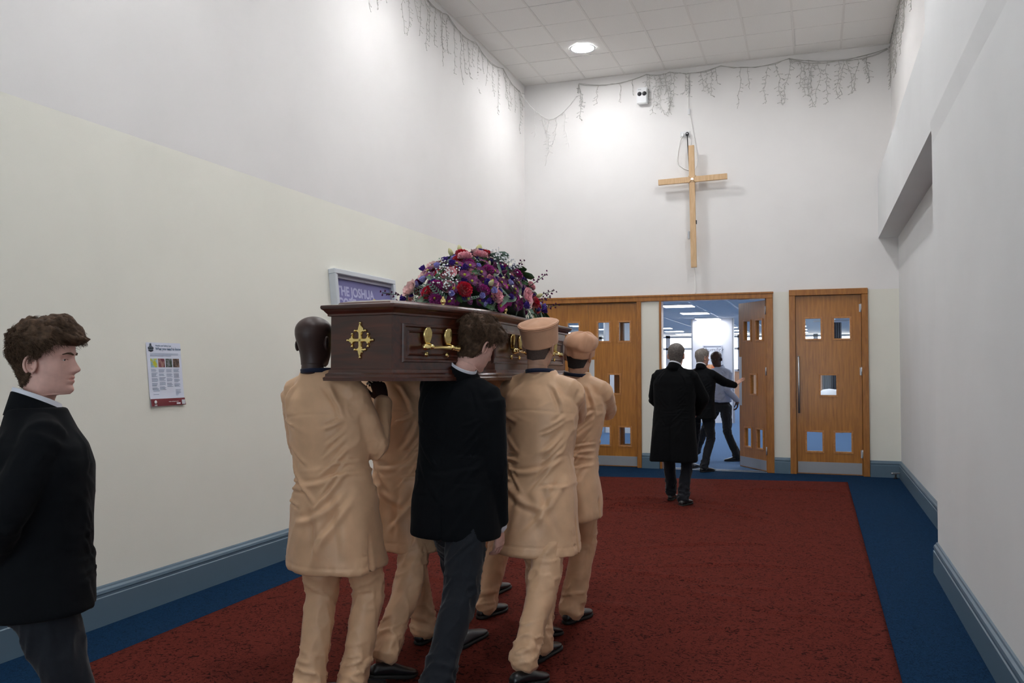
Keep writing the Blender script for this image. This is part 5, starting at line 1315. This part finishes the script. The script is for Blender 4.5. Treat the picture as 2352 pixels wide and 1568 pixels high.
bald = build_person(dict(TANK, root=(-2.155, 3.56), head=5, h=1.79, top=(-2.276, 3.56, 1.788), yaw=2, pitch=6, hroll=-3, sh=(-2.24, 3.585), shroll=-1, seed=1, skin=SK_DARK, headk=1.0,
    label='bald dark-skinned man in tan tunic, nearest bearer at the left of the coffin',
    rw=(-2.03, 3.80, 1.375), rw_hint=(.25, .3, -1), rh=('grip', (-.45, .15, .9), (-.6, .3, .4)), lw=(-2.33, 3.92, 1.2), lw_hint=(-.15, .2, -1),
    lf=(-2.20, 3.36, -4, 0), rf=(-2.06, 3.50, 8, 0), hemfwd=.10, hemup=.015))
second = build_person(dict(TANK, root=(-2.085, 4.20), head=5, h=1.78, top=(-2.345, 4.26, 1.785), pitch=4, sh=(-2.19, 4.22), seed=2, skin=SK_BROWN, hair=('buzz', H_BUZZ), face=True,
    label='bearer in tan tunic behind the bald man, head hidden by the coffin',
    rw=(-1.93, 4.42, 1.36), rw_hint=(.3, .3, -1), rh=('grip', (-.5, .2, .85), (-.5, .3, .4)), lw=(-2.25, 4.5, 1.08), lw_hint=(-.6, -.3, -.5),
    rf=(-2.04, 3.71, 22, 12), lf=(-2.10, 4.36, -2, 0)))
third = build_person(dict(TANK, root=(-1.985, 5.05), head=5, h=1.77, top=(-2.14, 5.12, 1.775), pitch=4, sh=(-2.03, 5.08), seed=3, skin=SK_BROWN, hair=('buzz', H_BUZZ),
    label='tan-clothed bearer almost hidden at the far left, one trouser leg and shoe showing',
    rw=(-1.80, 5.25, 1.36), rw_hint=(.3, .3, -1), rh=('grip', (-.5, .2, .85), (-.5, .3, .4)), lw=(-2.15, 5.35, 1.08), lw_hint=(-.6, -.3, -.5),
    rf=(-1.96, 4.93, 12, 0), lf=(-2.08, 5.42, 0, 0)))
boy = build_person(dict(root=(-1.665, 3.87), wide=1.05, loose=1.16, cax=.85, armk=1.12, hemup=-.07, head=5, h=1.79, top=(-1.535, 3.93, 1.765), yaw=22, pitch=26, hroll=6, sh=(-1.645, 3.89), shroll=13, twist=-8, seed=4, skin=SK_FAIR, garment='jacket', gm=SUIT, tm=GREYT,
    hair=('curly', H_BROWN), strands=8000, slen=.034, curl=.006, topbias=3, hfreq=42, srad=.75, brow=H_BROWN, shoe=SHOE2,
    label='curly brown-haired teenager in black suit carrying the near right of the coffin',
    lw=(-1.80, 4.22, 1.40), lw_hint=(-.3, .2, -1), lh=('grip', (-.9, .3, .1), (0, 0, 1)), rw=(-1.462, 3.93, .735), rw_hint=(.3, -1, 0), rh=('relaxed', (-.02, .12, -1), (-1, .1, 0)), cuffback=.015,
    lf=(-1.86, 4.38, 2, 0), rf=(-1.62, 3.40, 8, 25)))
cap1 = build_person(dict(TANK, root=(-1.385, 4.33), head=5, h=1.78, top=(-1.385, 4.37, 1.782), yaw=4, pitch=8, hroll=2, sh=(-1.385, 4.375), seed=5, skin=SK_TAN, hair=('buzz', H_BUZZ2), capped=1, shroll=3,
    label='man in tan tunic and flat-topped round cap, middle bearer on the right',
    rw=(-1.50, 4.68, 1.36), rw_hint=(.9, .3, -.6), rh=('grip', (-.8, .2, .5), (-.1, .1, 1)), lw=(-1.85, 4.5, 1.40), lw_hint=(-.3, .2, -1), lh=('grip', (-.9, .2, .1), (0, 0, 1)),
    rf=(-1.365, 3.86, 14, 8), lf=(-1.40, 4.30, 4, 0), shz={1: 1.435, -1: 1.43}))
kufi(cap1, dict(captilt=25), 'pill')
cap2 = build_person(dict(TANK, root=(-1.435, 5.02), hemup=.07, head=5, h=1.76, top=(-1.35, 5.05, 1.735), yaw=6, pitch=6, hroll=3, sh=(-1.385, 5.07), seed=6, skin=SK_TAN, hair=('buzz', H_BUZZ), capped=1, shroll=3,
    label='man in tan tunic and soft slouched cap, farthest bearer on the right',
    rw=(-1.48, 5.36, 1.36), rw_hint=(.9, .3, -.6), rh=('grip', (-.8, .2, .5), (-.1, .1, 1)), lw=(-1.80, 5.2, 1.40), lw_hint=(-.3, .2, -1), lh=('grip', (-.9, .2, .1), (0, 0, 1)),
    rf=(-1.43, 5.00, 14, 0), lf=(-1.49, 4.58, 8, 10)))
kufi(cap2, dict(captilt=16, caproll=12), 'slouch')
stand = build_person(dict(root=(-2.395, 2.13), head=40, h=1.655, headk=1.02, sidelen=.3, top=(-2.39, 2.135, 1.682), yaw=27, pitch=2, sh=(-2.385, 2.125), seed=7, skin=SK_FAIR, garment='jacket', gm=SUIT, tm=GREYT, deep=1.24, wide=1.1, hemup=.06, nose=1.0,
    hair=('fringe', H_BROWN), strands=11000, slen=.036, curl=.0035, topbias=.6, hfreq=30, srad=.6, lift=.35, brow=H_BROWN, droop=.026,
    hairline=[.182, .182, .176, .158, .146, .124, .126, .085, .036, .020],
    label='teenager in dark suit standing in profile at the left edge',
    rw=(-2.43, 1.985, .90), rw_hint=(1, -.3, 0), rh=('relaxed', (-.6, -.3, -.6), (0, -1, .2)), lw=(-2.53, 2.02, .88), lw_hint=(-1, -.4, 0), lh=('relaxed', (.6, -.3, -.6), (0, -1, .2)),
    lf=(-2.50, 2.17, -8, 0), rf=(-2.34, 2.07, 10, 0)))
over = build_person(dict(root=(-1.51, 9.70), head=4, h=1.80, top=(-1.485, 9.72, 1.797), yaw=0, pitch=2, sh=(-1.505, 9.72), seed=8, skin=SK_PINK, garment='overcoat', gm=COAT, tm=GREYT, hair=('short', H_DGREY), strands=500, slen=.008, curl=.0005, srad=1.5, fat=1.08,
    label='balding man in long black overcoat walking towards the open doorway', headk=1.04,
    rw=(-1.30, 10.0, 1.02), rw_hint=(1, -.5, -.2), lw=(-1.60, 10.0, 1.02), lw_hint=(-1, -.5, -.2), rf=(-1.42, 9.58, 12, 0), lf=(-1.60, 9.95, -2, 0), shw=.185))
suit2 = build_person(dict(root=(-1.60, 12.82), head=14, h=1.80, top=(-1.585, 12.88, 1.805), yaw=34, pitch=4, sh=(-1.59, 12.86), twist=-16, seed=9, skin=SK_PINK, garment='jacket', gm=SUIT, tm=GREYT, hair=('short', H_GREY), strands=700, slen=.014, curl=.001, srad=1.6,
    label='grey-haired man in black suit pushing the open door leaf', headk=1.02,
    rw=(-1.125, 13.25, 1.255), rw_hint=(.2, -.3, -1), rh=('flat', (.62, .45, .62), (.55, .75, -.2)), lw=(-1.85, 13.0, .85), lw_hint=(-.6, -.6, 0),
    rf=(-1.60, 12.80, 22, 0), lf=(-1.80, 13.22, -2, 0)))
shirt = build_person(dict(root=(-1.50, 14.50), head=203, h=1.80, top=(-1.56, 14.40, 1.795), yaw=6, pitch=14, sh=(-1.50, 14.44), seed=10, skin=SK_ESP, garment='shirt', gm=SHIRT, tm=BLKT, fat=1.05, wide=1.04,
    label='bald man in pale blue shirt and glasses facing the grey-haired man',
    lw=(-1.205, 14.36, .99), lw_hint=(.3, 1, 0), lh=('relaxed', (.0, .15, -1), (.8, .3, 0)), rw=(-1.74, 14.30, 1.05), rw_hint=(-.4, .6, 0),
    lf=(-1.20, 14.55, 30, 0), rf=(-1.93, 14.72, -22, 0)))
# shirt cuffs on the two visible suit sleeves
for P, s in ((boy, 1), (suit2, 1)):
    a, e, w = P.arms[s]; d = (w-e)/np.linalg.norm(w-e); V, F = tube([w-d*.045, w-d*.01, w+d*.012], [.040, .040, .038], 18); pydata('shirt_cuff', V, F, WSHIRT, P.root)
# a finger ring of the boy's pocket loop is left out; glasses on the man in the pale shirt
P = shirt; bm = bmesh.new(); th = np.linspace(0, 2*math.pi, 21)
for s in (-1, 1):
    pts = [P.HT(np.array((s*.034+.024*math.cos(t), .108-.012*abs(s*.034+.024*math.cos(t))/.05, .120+.018*math.sin(t)))) for t in th]; tube_mesh_bm(bm, pts, .0022, 6)
    tube_mesh_bm(bm, [P.HT(np.array(q)) for q in ((s*.058, .096, .125), (s*.079, .05, .126), (s*.080, -.005, .118))], .002, 6)
tube_mesh_bm(bm, [P.HT(np.array(q)) for q in ((-.011, .109, .124), (0, .112, .126), (.011, .109, .124))], .002, 6)
obj('glasses', bm, GLS, P.root)
bm = bmesh.new()
for k in range(6):
    z = 1.42-.07*k; c = P.spine(np.array((0, .15-.03*abs(z-1.15), z))); V, F = lathe([(.0, -.002), (.006, -.002), (.006, .002), (.0, .002)], 8); add_vf(bm, V[:, [0, 2, 1]]+c, F)
obj('shirt_buttons', bm, WHITEP, P.root)
